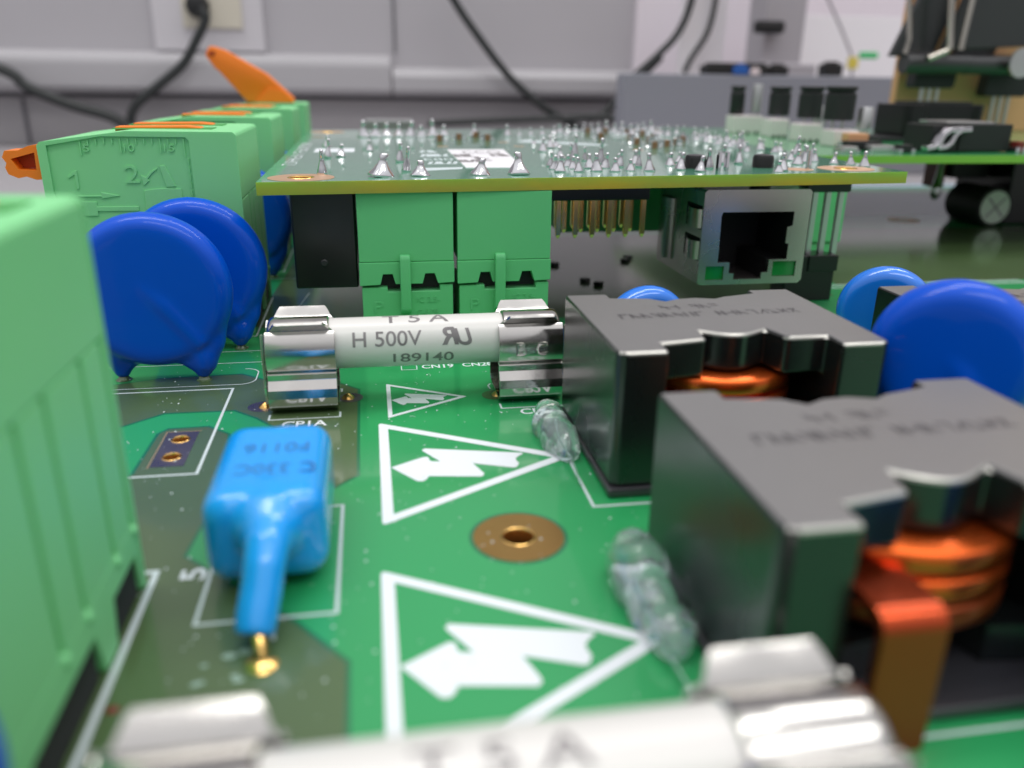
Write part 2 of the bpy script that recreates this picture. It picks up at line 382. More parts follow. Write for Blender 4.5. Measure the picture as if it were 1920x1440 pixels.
rbox('socket_plate', (-133, -64, 601.5, 605.8, 49.5, 112), 'plate', so, 1.2)
rbox('socket_insert', (-114, -77, 599.5, 601.4, 63.4, 104), 'cream', so, 0.8)
pg = thing('cable_plug', 'black plug pushed into the wall socket', 'plug', (-103, 596, 76))
MB().lathe([(4.0, -6), (6.2, -5), (7.4, 0), (7.4, 3)], (-103.5, 596, 76.5), 'Y', 20).build('plug_body', 'black_m', pg)
def wire(name, pts, r, label, cat='cable', group=None, m='cable'):
    P = [Vector(p) for p in pts]; out = []
    for i in range(len(P) - 1):
        p0 = P[max(0, i-1)]; p1 = P[i]; p2 = P[i+1]; p3 = P[min(len(P)-1, i+2)]
        for k in range(6):
            t = k / 6; out.append(0.5 * ((2*p1) + (-p0+p2)*t + (2*p0-5*p1+4*p2-p3)*t*t + (-p0+3*p1-3*p2+p3)*t*t*t))
    out.append(P[-1])
    o = MB().tube(out, r, 12).build(name, m); tag(o, label, cat, group); return o
k = 585 / 450
def sc(x, z, k): return (x * k, 34 + (z - 34) * k)
def cab(pts, k, y): return [(sc(a, b, k)[0], y, sc(a, b, k)[1]) for a, b in pts]
wire('power_cable', cab([(-76.7, 64.5), (-74.4, 60.5), (-79.7, 50.7), (-87.2, 39.7), (-99.7, 29.8), (-112.0, 20.0), (-115, 10), (-110, 0)], k, 582), 2.9, 'black cable hanging down in a curve from the plug in the wall socket')
wire('power_cable', cab([(-300, 66), (-230, 56), (-170.7, 37.3), (-158.3, 28.4), (-140.5, 20.5), (-121.7, 14.6), (-112, 6)], k, 578), 3.4, 'thick black cable entering from the left edge and dipping behind the green terminal blocks')
wire('power_cable', cab([(40, 85), (45.4, 71.7), (58.9, 53.5), (74.3, 35.7), (90.3, 22.7), (105.1, 14.0), (116, 9)], k, 582), 2.6, 'black cable sloping down to the right in front of the trunking in the middle')
wire('power_cable', [(40, 575, 6.5), (95, 574, 9.0), (140, 573, 10.5), (182, 570, 12.0)], 2.3, 'black cable lying nearly level along the foot of the wall', 'cable')
wire('power_cable', [(130, 568, 10.0), (150, 566, 11.5), (182, 563, 9.5)], 2.6, 'short black cable crossing the level cable beside the grey box')
wire('power_cable', cab([(117, 15.5), (124, 17.2), (129.5, 22), (136.5, 28.8), (146, 38), (155, 47)], k, 580), 2.6, 'black cable rising to the right behind the left corner of the grey box')
wire('power_cable', cab([(150, 31), (159.8, 38.4), (173.8, 50.5), (184.4, 62.3), (191.0, 79.6), (194, 105)], 1.07, 538), 2.3, 'black cable curving up to the top edge over the left end of the grey box')
wire('power_cable', cab([(190, 40), (193.9, 48.4), (202.6, 62.7), (205.8, 80.0), (206, 100)], 1.07, 538), 1.8, 'thinner black cable beside the grey post, curving up to the top edge')
ps = thing('metal_post', 'grey metal post standing behind the grey box', 'post', (247, 500, -9.5))
rbox('post_tube', (235, 261, 495, 520, -9, 200), 'post', ps, 2)
rbox('post_foot', (228, 268, 488, 526, -9.5, 46), 'post', ps, 2)
rbox('post_bracket', (226, 244, 486, 493, 62, 69), 'black_m', ps, 2)
for i, (b, l) in enumerate([((203, 233, 548, 553, -9, 90), 'white sheet of card standing upright between the cable and the grey post'),
             ((272, 430, 556, 562, -9, 78), 'large white sheet of card standing right of the grey post')]):
    tag(rbox('white_card', b, 'paper', None, 0.4), l, 'card')
gb = thing('equipment_box', 'long blue grey metal box lying behind the circuit boards', 'box', (195, 410, -9.5))
rbox('box_body', (121.5, 345, 400, 413, -9.4, 38.2), 'greybox', gb, 0.8)
cl = [((163, 196, 401, 411, 38.3, 42.5), 'black_m', 'low black object lying on top of the grey box', 'part'),
      ((197, 206, 402, 410, 38.3, 42.4), 'black_m', 'small dark block on the grey box left of the post', 'block'),
      ((176, 184, 399.8, 400.8, 38.3, 42.0), 'navy', 'small bright blue cap lying on the grey box', 'cap'),
      ((185, 190, 399.8, 400.8, 38.3, 41.0), 'whitebox', 'small white block beside the blue cap on the grey box', 'block'),
      ((226, 235, 402, 411, 38.3, 44.0), 'black_m', 'small dark block right of the post on the grey box', 'block')]
for b, m, l, c in cl:
    t = MB().box(*b); b2 = (b[0] + 2, b[1] - 2, b[2] + 1, b[3] - 1, b[5] - 0.2, b[5] + 1.2); t.box(*b2)
    tag(t.build('desk_clutter', m, None, 0.6), l, c)
tg = thing('cable_tag', 'small green and yellow tag on a wire above the grey box', 'tag', (318, 516, 52))
MB().box(311, 324, 515, 517, 50.2, 54.2).build('green_flap', 'tagg', tg, 1.2)
rbox('yellow_flap', (304, 311, 515.5, 517, 44, 51), 'tagy', tg, 0.5)
MB().tube([(309, 517.5, 38), (308, 517.5, 50), (298, 517.5, 66), (280, 517.5, 92)], 0.9, 8).build('thin_wire', 'post', tg)

# ================================================================== main board
zone1 = [(-70, 95.5), (-32.2, 95.5), (-26.0, 97.6), (-16.5, 98.0), (-13.6, 95.6), (-4.7, 93.3), (-2.4, 90.8), (-2.3, 68.4), (-4.9, 65.6), (-9.0, 70.5), (-10.6, 80.2), (-13.1, 83.5), (-15.7, 86.0), (-22.9, 86.1), (-26.4, 83.0), (-33, 79), (-70, 79)]
zone2 = [(-70, 66), (-26.0, 66), (-22.6, 71.5), (-22.4, 80.6), (-21.6, 81.8), (-17.7, 81.9), (-15.3, 79.6), (-14.2, 70), (-14.6, 62.0), (-15.1, 56.6), (-6.4, 47.4), (-2.7, 42.6), (-2.6, 33.5), (-5, 30), (-70, 30)]
zone3 = [(-18, 119.5), (-16.5, 118), (46, 118.5), (53, 126), (78, 126), (79, 187), (-14, 187)]
zone4 = [(83, 133.5), (236, 133.5), (236, 191), (83, 189)]
zone5 = [(20, 211), (236, 211), (236, 262), (20, 262)]
mh = (10.35, 55.7)
holes = [circle(*mh, 1.25), circle(-19.85, 78.9, 0.78, 20), circle(-19.85, 74.8, 0.78, 20)]
board = thing('circuit_board', 'large green circuit board with white markings carrying all the parts', 'circuit board', (0, 100, -1.6))
outline = [(-68, -60), (240, -60), (240, 273), (-68, 273)]
plate('board_panel', [outline] + holes, -1.6, 0.0, 'pcb', board)
def zone(z, k=0):
    plate('copper_area', [z], 0.001, 0.010, 'pcb_dark', board)
    c = Vector((sum(p[0] for p in z) / len(z), sum(p[1] for p in z) / len(z)))
for z in (zone1, zone2, zone3, zone4, zone5):
    hs = []
    if z is zone2: hs = holes[1:]
    plate('copper_area', [z] + hs, 0.001, 0.010, 'pcb_dark', board)
def rim_line(z, w=0.35):
    mb = line(z, w, True); mb.v = [(x, y, 0.0112 + 0.0003 * (i // 4)) for i, (x, y, _) in enumerate(mb.v)]
    mb.build('copper_area_rim', 'halo', board, smooth=0)
for z in (zone1, zone2): rim_line(z, 0.30)
# mounting hole
g = plate('mounting_ring', [circle(*mh, 3.62, 64), circle(*mh, 1.25, 40)], 0.002, 0.035, 'gold', board)
plate('mask_clearance', [circle(*mh, 3.95, 64), circle(*mh, 3.64, 64)], 0.001, 0.012, 'halo', board)
def barrel(x, y, r, par, z0=-1.6, z1=0.036):
    mb = MB(); n = 32; vs = []; fs = []
    for (rr, z) in [(r, z1 + 0.03), (r + 0.13, z1 + 0.03), (r + 0.13, z1), (r - 0.06, z0)]:
        pass
    prof = [(r + 0.16, z1 - 0.002), (r + 0.10, z1 + 0.05), (r, z1 + 0.02), (r - 0.07, z1 - 0.10), (r - 0.07, z0)]
    for rr, z in prof:
        vs += [(x + rr * math.cos(2*math.pi*i/n), y + rr * math.sin(2*math.pi*i/n), z) for i in range(n)]
    for a in range(len(prof) - 1):
        fs = [(a*n+i, a*n+(i+1) % n, (a+1)*n+(i+1) % n, (a+1)*n+i) for i in range(n)]
        mb.add(vs if a == 0 else [], [tuple(q - (len(mb.v) if a else 0) for q in f) for f in fs], 1 if a > 2 else 0)
    return mb.build('plated_barrel', ['gold_bright', 'gold_in'], par)
barrel(*mh, 1.25, board)
plate('pad_rectangle', [[(-21.4, 72.6), (-18.35, 72.6), (-18.35, 80.7), (-21.4, 80.7)], holes[1], holes[2]], 0.014, 0.030, 'tinpad', board)
for hy in (78.9, 74.8): barrel(-19.85, hy, 0.78, board, z1=0.031)
silk_line('printed_outline', [(-21.55, 72.5), (-21.55, 80.85), (-18.2, 80.85)], 0.12, board, 0.016, 'gold_pale')
# round pads beside the fuse clips and in the distance
for x, y, r in [(-12.9, 86.7, 1.5), (-3.3, 88.2, 1.4), (13.0, 86.9, 1.45), (21.6, 87.2, 1.3)]:
    plate('solder_pad', [circle(x, y, r, 32)], 0.014, 0.03, 'pcb_dark' if x > 10 else 'tinpad', board)
    MB().lathe([(0.75, 0.03), (0.6, 0.25), (0.25, 0.5), (0.01, 0.6)], (x + (0.4 if x in (-12.9, 13.0) else -0.3), y, 0), 'Z', 16).build('pad_pin', 'gold', board)
for x, y, r in [(142, 202, 4.2), (35, 226, 4)]:
    plate('mounting_ring', [circle(x, y, r, 40), circle(x, y, r * 0.42, 30)], 0.02, 0.06, 'gold_pale', board)
# warning triangles
def tri(cx, cy, s):
    o = [(-0.30, 80.3), (-0.30, 59.0), (18.05, 69.65)]; c = (5.85, 69.65)
    out = []
    for i in range(3):                      # slightly rounded corners
        p = Vector(o[i]); a = Vector(o[i-1]); b = Vector(o[(i+1) % 3])
        da = (a - p).normalized() * 0.45; db = (b - p).normalized() * 0.45
        out += [p + da, p + (da + db) * 0.28, p + db]
    inn = [(c[0] + (x - c[0]) * 0.845, c[1] + (y - c[1]) * 0.845) for x, y in o]
    f = lambda p: (cx + (p[0] + 0.3) * s, cy + (p[1] - 80.3) * s)
    return [[f(p) for p in out], [f(p) for p in inn]]
bolt0 = [(0.70, 69.55), (3.75, 71.35), (4.15, 71.40), (4.35, 71.15), (4.32, 70.75), (4.50, 70.35), (5.35, 70.20), (3.85, 72.75), (3.80, 73.05), (4.10, 73.30), (13.35, 71.05), (13.42, 70.75), (13.0, 70.45), (12.55, 69.9), (12.55, 69.35), (12.70, 68.8), (12.35, 68.05), (12.0, 67.95), (8.35, 69.40), (9.10, 67.25), (9.10, 66.85), (8.80, 66.55), (4.05, 67.30), (3.85, 66.75), (3.45, 66.35), (2.95, 66.45)]
for cx, cy, s, lab in [(0.75, 92.1, 0.495, None), (-0.30, 80.3, 1.0, None), (-0.55, 52.4, 1.0, None)]:
    t = tri(cx, cy, s); bl = [(cx + (x + 0.3) * s, cy + (y - 80.3) * s) for x, y in bolt0]
    plate('warning_triangle', t, 0.016, 0.034, 'silk', board, smooth=0)
    plate('lightning_arrow', [bl], 0.016, 0.034, 'silk', board, smooth=0)
# printed outlines and references
for pts, w in [([(-60, 93.0), (-16.85, 93.0), (-16.85, 70.8), (-60, 70.8)], 0.28),
               ([(-60, 54.7), (-16.7, 54.7), (-16.7, 29)], 0.42),
               ([(-12.8, 62.9), (-12.8, 47.8), (-3.58, 47.8), (-3.55, 62.9), (-5.2, 62.9)], 0.26),
               ([(-7.65, 47.4), (-7.55, 45.6)], 0.26),
               ([(-11.75, 84.0), (-11.75, 82.7), (-4.35, 82.7), (-4.35, 84.0)], 0.22),
               ([(-4.35, 90.3), (-4.35, 91.2), (-5.2, 91.2)], 0.22),
               ([(13.2, 84.0), (13.2, 82.7), (20.2, 82.7)], 0.22),
               ([(13.0, 90.6), (12.7, 90.0), (12.8, 89.0)], 0.20),
               ([(17.6, 70.0), (17.55, 59.6), (45.4, 59.6)], 0.26),
               ([(19.0, 52.5), (17.6, 52.5), (17.6, 50.0)], 0.22), ([(17.6, 36), (17.6, 31.4), (46, 31.4)], 0.26),
               ([(2.8, 99.2), (2.8, 96.9), (4.7, 96.9), (4.7, 99.2)], 0.13), ([(13.9, 98.4), (14.1, 97.0)], 0.10),
               ([(-16.7, 114.0), (-16.7, 135.4)], 0.26), ([(-60, 113.9), (-16.7, 113.9)], 0.26),
               ([(-16.7, 155.1), (-16.7, 178)], 0.28), ([(-24, 155.1), (-16.7, 155.1)], 0.28),
               ([(-24, 149.5), (-2, 149.6)], 0.2), ([(-13.3, 118.5), (-11, 138)], 0.2), ([(-50, 107.0), (-14.3, 107.2)], 0.16), ([(-50, 102.4), (-10.5, 102.4)], 0.16),
               ([(76, 131.0), (120, 131.0)], 0.3), ([(76, 132.3), (120, 132.3)], 0.3), ([(76, 133.5), (120, 133.5)], 0.3)]:
    silk_line('printed_outline', pts, w, board, 0.020)
def rounded_slot(x0, x1, y0, y1, r): return arc(x1 - r, y1 - r, r, 90, 0, 8) + arc(x1 - r, y0 + r, r, 0, -90, 8) + [(x0, y0), (x0, y1)]
silk_line('printed_outline', rounded_slot(-46, -14.6, 94.25, 99.9, 1.7), 0.16, board, 0.020)
flat_text('printed_text', 'CP1A', -10.25, 80.55, 0.03, 2.05, 4.6, 'silk', board, stroke=0.035)
flat_text('printed_text', 'CP2A', 15.1, 80.75, 0.03, 2.05, 4.6, 'silk', board, stroke=0.035)
flat_text('printed_text', 'CN19', 5.35, 97.15, 0.03, 1.9, 4.0, 'silk', board, stroke=0.035)
flat_text('printed_text', 'CN20', 10.5, 97.25, 0.03, 1.9, 3.9, 'silk', board, stroke=0.035)
flat_text('printed_text', '5', -13.15, 53.2, 0.03, 2.5, 1.5, 'silk', board, 90, stroke=0.035)
# small dark diamond shapes on the large board, under the upper board
for i, (x, y, a) in enumerate([(35.0, 155, 40), (37.6, 141, 35), (39.3, 138, 50), (50, 157, 30), (51.5, 160, 30)]):
    c = MB().box(-0.7, 0.7, -0.7, 0.7, 0, 0.7).box(-1.1, 1.1, -0.3, 0.3, 0, 0.25).mesh('dark_diamond', 0.08, 1)
    c.transform(Matrix.Translation((x, y, 0.012)) @ Matrix.Rotation(R(a), 4, 'Z'))
    finish('dark_diamond', c, 'black', board)
rs = random.Random(4)
for i in range(9):
    x = -10.6 + rs.uniform(-1.6, 1.8); y = 43.6 + rs.uniform(-2.0, 1.6); r = rs.uniform(0.12, 0.42)
    MB().ball((x, y, 0.03), r, 5, (1.3, 0.8, 0.12)).build('flux_residue', 'residue', board)
MB().ball((-15.9, 40.4, 0.05), 0.32, 6, (1.3, 1, 0.3)).build('red_speck', 'red', board)
# standoffs under the board
for x, y in [(-60, 2), (-60, 265), (232, 2), (232, 265), (10.35, 55.7)]:
    if x != 10.35:
        tag(MB().lathe([(2.8, -9.5), (2.8, -1.65)], (x, y, 0), 'Z', 6).build('board_standoff', 'pin_gold'), {(-60, 2): 'brass standoff under the near left corner of the large board', (-60, 265): 'brass standoff under the far left corner of the large board', (232, 2): 'brass standoff under the near right corner of the large board', (232, 265): 'brass standoff under the far right corner of the large board'}[(x, y)], 'standoff', 'standoffs under the board')
# dust: tiny pale flecks on the mask
db = MB()
for i in range(520):
    x = random.uniform(-26, 22); y = random.uniform(36, 108) ; r = random.choice([0.03, 0.04, 0.05, 0.06, 0.09]) * 1.1; z = 0.036
    db.add([(x-r, y-r*0.7, z), (x+r, y-r*0.5, z), (x+r*0.6, y+r, z+r*0.6), (x-r*0.7, y+r*0.8, z+r*0.3)], [(0, 1, 2, 3)])
for i in range(3):
    x = random.uniform(-2, 12); y = random.uniform(60, 100); a = random.uniform(0, 3)
    pts = [(x + 0.12 * j * math.cos(a + 0.25 * j), y + 0.12 * j * math.sin(a + 0.25 * j), 0.05 + 0.02 * j) for j in range(6)]
    db.tube(pts, 0.02, 4)
dd = db.build('dust', 'silk_thin', board, smooth=0, kind='stuff')

# ================================================================== terminal blocks
def terminal_block():
    t = thing('terminal_block', 'x', 'terminal block', (-17, 0, 0), 'green terminal blocks down the left side of the board')
    Wd = 22.0
    prof = [(-17, 18.6), (-17, 26.9), (-17.4, 27.3), (-30.5, 27.4), (-40.9, 26.05), (-41.3, 25.6), (-41.3, 0.1), (-17.6, 0.1), (-17.6, 18.6)]
    mb = MB()
    # outline with front cheek recess: cheeks 0.35 mm proud around an engraved panel
    mb.ext(prof, 0.35, Wd - 0.35, 'XZ')
    body = mb.build('housing', 'term_green', t, 0.25, 2)
    for (a, b) in ((0.0, 0.35), (Wd - 0.35, Wd)):
        frame = [(-17, 0.6), (-17, 26.9), (-17.4, 27.3), (-30.5, 27.4), (-40.9, 26.05), (-41.3, 25.6), (-41.3, 0.1), (-17, 0.1)]
        pan = [(-22.9, 0.6 + 2), (-22.9, 26.2), (-23.3, 26.65), (-33.6, 26.75), (-40.2, 25.6), (-40.2, 2.6)]
        me = curve_mesh([frame, pan], 0.17)
        me.transform(Matrix.Translation((0, (a + b) / 2, 0)) @ Matrix.Rotation(R(90), 4, 'X'))
        finish('cheek_frame', me, 'term_green', t, 30)
    # ribs on the right face, split by four narrow grooves
    gr = [7.4, 11.2, 17.0, 20.9]; e = [0.36] + [x for g in gr for x in (g - 0.28, g + 0.28)] + [Wd - 0.36]
    for i in range(0, len(e), 2):
        if e[i+1] - e[i] > 0.3:
            rbox('rib', (-17.62, -17.02, e[i], e[i+1], 5.4, 18.55), 'term_green', t, 0.14, 2)
    MB().ext([(0.36, 5.35), (0.36, 0.1), (0.9, 0.1), (2.0, 3.2), (11.8, 3.2), (12.6, 0.1), (15.0, 0.1), (15.6, 3.2), (20.6, 3.2), (21.2, 0.1), (Wd - 0.36, 0.1), (Wd - 0.36, 5.35)], -17.6, -17.03, 'YZ').build('foot_skirt', 'term_green', t, 0.1)
    for i, (a, b) in enumerate([(1.9, 11.9), (15.5, 20.7)]):
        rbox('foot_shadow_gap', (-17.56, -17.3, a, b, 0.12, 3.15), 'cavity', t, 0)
    for g in gr: MB().ball((-17.05, g + 0.2, 4.9), 0.42, 6, (0.7, 1, 1)).build('nub', 'term_green', t)
    # levers lying in their slots
    for i, y in enumerate((7.2, 16.6)):
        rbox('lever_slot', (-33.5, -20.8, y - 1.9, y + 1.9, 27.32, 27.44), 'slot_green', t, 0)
        lv = MB().ext([(-33.3, 26.9), (-33.3, 27.65), (-24.2, 27.75), (-22.4, 27.6), (-21.9, 26.9)], y - 1.35, y + 1.35, 'XZ').build('lever', 'orange', t, 0.2)
        # grip end sticking out over the left side, a hollow loop
        outer = [(-45.5, 22.0), (-45.75, 22.8), (-45.5, 23.4), (-45.9, 24.1), (-45.5, 24.9), (-43.9, 24.95), (-42.6, 25.5), (-41.0, 25.75), (-41.0, 21.35), (-42.3, 21.3), (-43.4, 21.7), (-44.4, 21.5)]
        inner = [(-44.9, 23.9), (-44.2, 22.6), (-42.1, 22.5), (-42.0, 24.7)]
        me = curve_mesh([outer, inner], 1.9, 0.0)
        me.transform(Matrix.Translation((0, y - 4.4, 0)) @ Matrix.Rotation(R(90), 4, 'X')); finish('lever_grip', me, 'orange', t, 30)
        rbox('grip_hollow_shade', (-44.8, -42.0, y - 4.5, y - 4.2, 22.6, 24.6), 'orange_in', t, 0)
    # ruler, numbers and wiring pictograms raised on the front cheek
    P = 0.33
    tk = MB()
    for kx in range(0, 14):
        x = -36.2 + kx * 0.97; top = 26.45 if x > -33.6 else 26.45 - (-33.6 - x) * 0.13
        L = 1.75 if kx in (0, 5, 10) else (2.3 if kx == 13 else 0.7)
        tk.box(x - 0.06, x + 0.06, P - 0.2, P + 0.1, top - L, top)
    for j in range(6): tk.box(-22.95 - 0.4, -22.95 - 0.28, P - 0.2, P + 0.1, 23.2 - j * 1.0, 23.9 - j * 1.0)
    tk.build('ruler_marks', 'term_green', t, 0)
    for s_, x, z, sz, w in [('5', -35.9, 24.85, 1.25, 0.75), ('10', -31.0, 24.85, 1.25, 1.25), ('15', -26.1, 24.85, 1.25, 1.25), ('2', -31.3, 20.9, 3.2, 1.7)]:
        front_text('raised_number', s_, x, P - 0.02, z, sz, w, 'term_green', t, 0.16)
    pic = MB()
    pic.ext([(-37.45, 20.2), (-37.1, 20.2), (-37.1, 22.5), (-37.4, 22.5), (-38.3, 21.75), (-38.2, 21.5), (-37.45, 21.95)], P - 0.15, P + 0.14, 'XZ')
    pic.ext([(-37.4, 19.35), (-34.6, 19.35), (-34.6, 19.75), (-32.3, 19.3), (-34.6, 18.9), (-34.6, 19.15), (-37.4, 19.15)], P - 0.15, P + 0.1, 'XZ')
    pic.ext([(-37.1, 16.7), (-35.3, 16.7), (-35.3, 17.3), (-30.2, 17.3), (-30.2, 17.9), (-35.3, 17.9), (-35.3, 18.55), (-37.1, 18.55)], P - 0.15, P + 0.1, 'XZ')
    pic.ext([(-29.3, 15.0), (-24.6, 15.0), (-24.6, 20.1), (-26.6, 20.2), (-28.2, 20.1), (-29.3, 19.9)], P - 0.15, P + 0.1, 'XZ')
    pic.ext([(-27.0, 23.05), (-26.3, 23.1), (-25.2, 20.4), (-26.4, 20.35)], P - 0.15, P + 0.1, 'XZ')
    pic.ext([(-27.3, 22.8), (-28.2, 22.3), (-28.8, 21.6), (-29.4, 21.9), (-29.2, 20.5), (-28.4, 21.2), (-28.6, 21.4), (-28.0, 22.1), (-27.3, 22.6)], P - 0.15, P + 0.1, 'XZ')
    pic.build('wiring_pictogram', 'term_green', t, 0.04, 1)
    return t
tb = terminal_block(); tb.location = (-17, 31.2, 0)
GT = 'green terminal blocks down the left side of the board'
tb['label'] = 'large out of focus green terminal block at the near left edge'
copy_tree(tb, (-17, 115.3, 0), 'green terminal block with a raised ruler and numbers, behind the two dark blue discs', GT)
copy_tree(tb, (-17, 158.0, 0), 'green terminal block directly behind the one with the ruler', GT)
copy_tree(tb, (-17, 203.5, 0), 'green terminal block second from the far end of the row', GT)
tb5 = copy_tree(tb, (-17, 244.5, 0), 'farthest green terminal block, with one orange lever raised', GT)
for c in tb.children:          # the near block's levers sit slid towards the right end of their slots
    if c.name.split('.')[0] in ('lever', 'lever_slot'): c.location.x += 2.3
# raised lever on the farthest block
rl = MB().ext([(-42.6, 39.6), (-41.4, 41.7), (-40.6, 41.9), (-37.5, 40.9), (-27.0, 35.0), (-20.0, 28.6), (-20.2, 27.5), (-32.6, 27.5), (-39.5, 35.6), (-40.4, 36.2)], 249.0, 254.6, 'XZ').mesh('lever', 0.5, 2)
rlo = finish('raised_lever', rl, 'orange', tb5); rlo['label'] = 'orange lever standing up from its slot'
MB().ext([(-41.9, 39.6), (-41.2, 40.8), (-39.6, 40.4), (-40.6, 38.9)], 248.85, 249.2, 'XZ').build('lever_hollow_shade', 'orange_in', rlo, 0.05)
MB().ext([(-30.5, 27.5), (-26.5, 31.5), (-22.5, 30.5), (-19.9, 27.5)], 248.6, 249.2, 'XZ').build('lever_pivot', 'orange', rlo, 0.2)

# ================================================================== dark blue discs (varistors)
def disc_mesh(r, th, cz, lead, ridge=True, vox=0.28):
    mb = MB()
    n = 40
    prof = []
    ht = th / 2
    for i in range(9):
        a = math.pi * i / 8 - math.pi / 2
        prof.append((r - ht * 0.8 + ht * 0.8 * math.cos(a), ht * math.sin(a)))
    mb.lathe([(0.01, -ht * 1.02)] + prof + [(0.01, ht * 1.02)], (0, 0, cz), 'Y', 48)
    for sx, yy, g in ((-lead, 0.6, 0.75), (lead, -0.6, 1.0)):
        sg = 1 if sx > 0 else -1
        mb.tube([(sg * r * 0.80, 0, cz - r * 0.34), (sg * r * (0.62 + 0.08 * g), yy * 0.5, cz - r * 0.72), (sx * 1.04, yy, 1.3)], [1.0, 1.25 * g, 0.85], 14)
        mb.tube([(sx * 0.35, 0, cz - r * 0.84), (sx * 0.72, yy * 0.6, cz - r * 0.95), (sx * 1.0, yy, 1.2)], [0.9, 1.0 * g, 0.8], 14)
        mb.tube([(sx * 0.95, yy * 0.1, cz - r * 0.50), (sx * 1.03, yy * 0.3, cz - r * 0.72), (sx * 1.06, yy * 0.6, cz - r * 0.90), (sx * 1.03, yy, cz - r * 1.04), (sx, yy, 1.1), (sx, yy, 0.3)], [0.9, 1.55, 1.75 * g, 1.4 * g, 0.98, 0.75], 18)
    if ridge:
        mb.tube([(lead * 1.1, -ht * 0.30, cz - r * 0.7), (lead * 0.3, -ht * 0.36, cz - r * 0.15), (-lead * 0.8, -ht * 0.16, cz + r * 0.45)], [1.75, 1.75, 1.5], 16)
    return organic(mb, vox, 18)
big = disc_mesh(9.0, 4.3, 10.9, 4.7)
GV = 'dark blue disc varistors beside the terminal blocks'
def varistor(x, y, rz, label, me=big, grp=GV, lead=4.7, m='blue'):
    t = thing('disc_varistor', label, 'varistor', (x, y, 0), grp); t.rotation_euler = (0, 0, R(rz))
    mm = me.copy() if not me.materials or me.materials[0] != M[m] else me
    if not mm.materials: mm.materials.append(M[m])
    mm.shade_smooth()
    o = bpy.data.objects.new('disc_body', mm); C.objects.link(o); o.parent = t
    for sx, yy in ((-lead, 0.6), (lead, -0.6)):
        w = MB().tube([(sx, yy, -1.5), (sx, yy, 1.0)], 0.42, 10).mesh('lead'); w.materials.append(M['pin_grey'])
        l = bpy.data.objects.new('lead', w); C.objects.link(l); l.parent = t
        s = MB().lathe([(0.95, 0.02), (0.75, 0.15), (0.5, 0.5)], (sx, yy, 0), 'Z', 14).mesh('solder'); s.materials.append(M['pcb_dark'])
        l2 = bpy.data.objects.new('lead_pad', s); C.objects.link(l2); l2.parent = t
    return t
big.materials.append(M['blue'])
varistor(-25.3, 97.2, 0, 'sharp dark blue disc at the left, front one of the overlapping pair')
varistor(-22.7, 109.2, 0, 'dark blue disc at the left, rear one of the overlapping pair')
varistor(-22.8, 151.5, 0, 'dark blue disc half hidden beside the black block under the upper board')
varistor(-22.8, 195.0, 0, 'dark blue disc far back in the gap before the second last terminal block')
varistor(-22.8, 237.5, 0, 'dark blue disc far back in the gap before the last terminal block')
varistor(-22.8, 25.0, 0, 'blurred dark blue disc cut off at the bottom left corner')
mid = disc_mesh(7.05, 4.4, 11.5, 3.6); mid.materials.append(M['blue'])
varistor(50.2, 61.3, -36, 'large blurred blue disc at the right edge behind the black cores', mid, None, 3.6)
small = disc_mesh(5.6, 3.4, 8.0, 2.5, False, 0.24); small.materials.append(M['blue2'])
small2 = disc_mesh(5.3, 3.4, 7.0, 2.5, False, 0.24); small2.materials.append(M['blue2'])
GS = 'bright blue small discs behind the black cores'
for x, y, rz, l in [(30.9, 87.5, 4, 'bright blue disc whose rim shows over the middle black core'), (61.8, 88.5, -32, 'bright blue disc standing behind the far right black core')]:
    t = varistor(x, y, rz, l, small2 if x < 50 else small, GS, 2.5, 'blue2'); t.name = 'disc_capacitor'; t['category'] = 'capacitor'
varistor(40.8, 28.2, 0, 'dark blue disc just showing in the bottom right corner', small, None, 2.5, 'blue2').name = 'disc_capacitor'

# ================================================================== box film capacitor, sky blue, leaning lead in front
fc = thing('film_capacitor', 'sky blue dipped film capacitor with a thick bent lead, lying on the board', 'capacitor', (-8.3, 56, 0))
mb = MB()
base = MB().box(-12.55, -4.1, 50.9, 64.6, 0.5, 7.45).mesh('b', 1.7, 5)
mb.add([tuple(v.co) for v in base.vertices], [tuple(p.vertices) for p in base.polygons])
mb.tube([(-8.0, 53.3, 4.6), (-7.9, 51.2, 4.9), (-7.85, 49.8, 5.0), (-7.85, 48.6, 4.9), (-7.95, 47.5, 4.2), (-8.1, 46.6, 3.1), (-8.35, 45.6, 2.0), (-8.5, 44.7, 1.0)], [3.1, 2.6, 1.75, 1.48, 1.38, 1.38, 1.38, 1.28], 16)
mb.tube([(-8.0, 62.3, 4.7), (-7.9, 65.4, 4.6), (-7.9, 67.6, 3.6), (-8.0, 69.4, 1.8), (-8.0, 70, 0.9)], [3.0, 2.0, 1.4, 1.2, 0.9], 16)
me = organic(mb, 0.22, 9); finish('dipped_body', me, 'sky', fc, 180)
MB().tube([(-8.3, 45.0, 1.5), (-8.1, 44.0, 0.9), (-7.95, 43.3, 0.1), (-7.95, 43.2, -1.5)], [0.45, 0.45, 0.42, 0.4], 12).build('lead', 'gold_bright', fc)
MB().lathe([(1.0, 0.015), (0.85, 0.12), (0.5, 0.35)], (-7.95, 43.2, 0), 'Z', 16).build('lead_pad', 'gold_bright', fc)
MB().lathe([(0.95, 0.02), (0.6, 0.2), (0.5, 1.2)], (-8.0, 70.2, 0), 'Z', 14).build('lead', 'gold', fc)
for t_, x, y, w in [('F0116', -5.6, 59.6, 4.8), ('C 330C', -4.9, 56.0, 5.7)]:
    flat_text('printed_text', t_, x, y + 0.2, 7.47, 2.3, w, 'ink_blue', fc, 180)

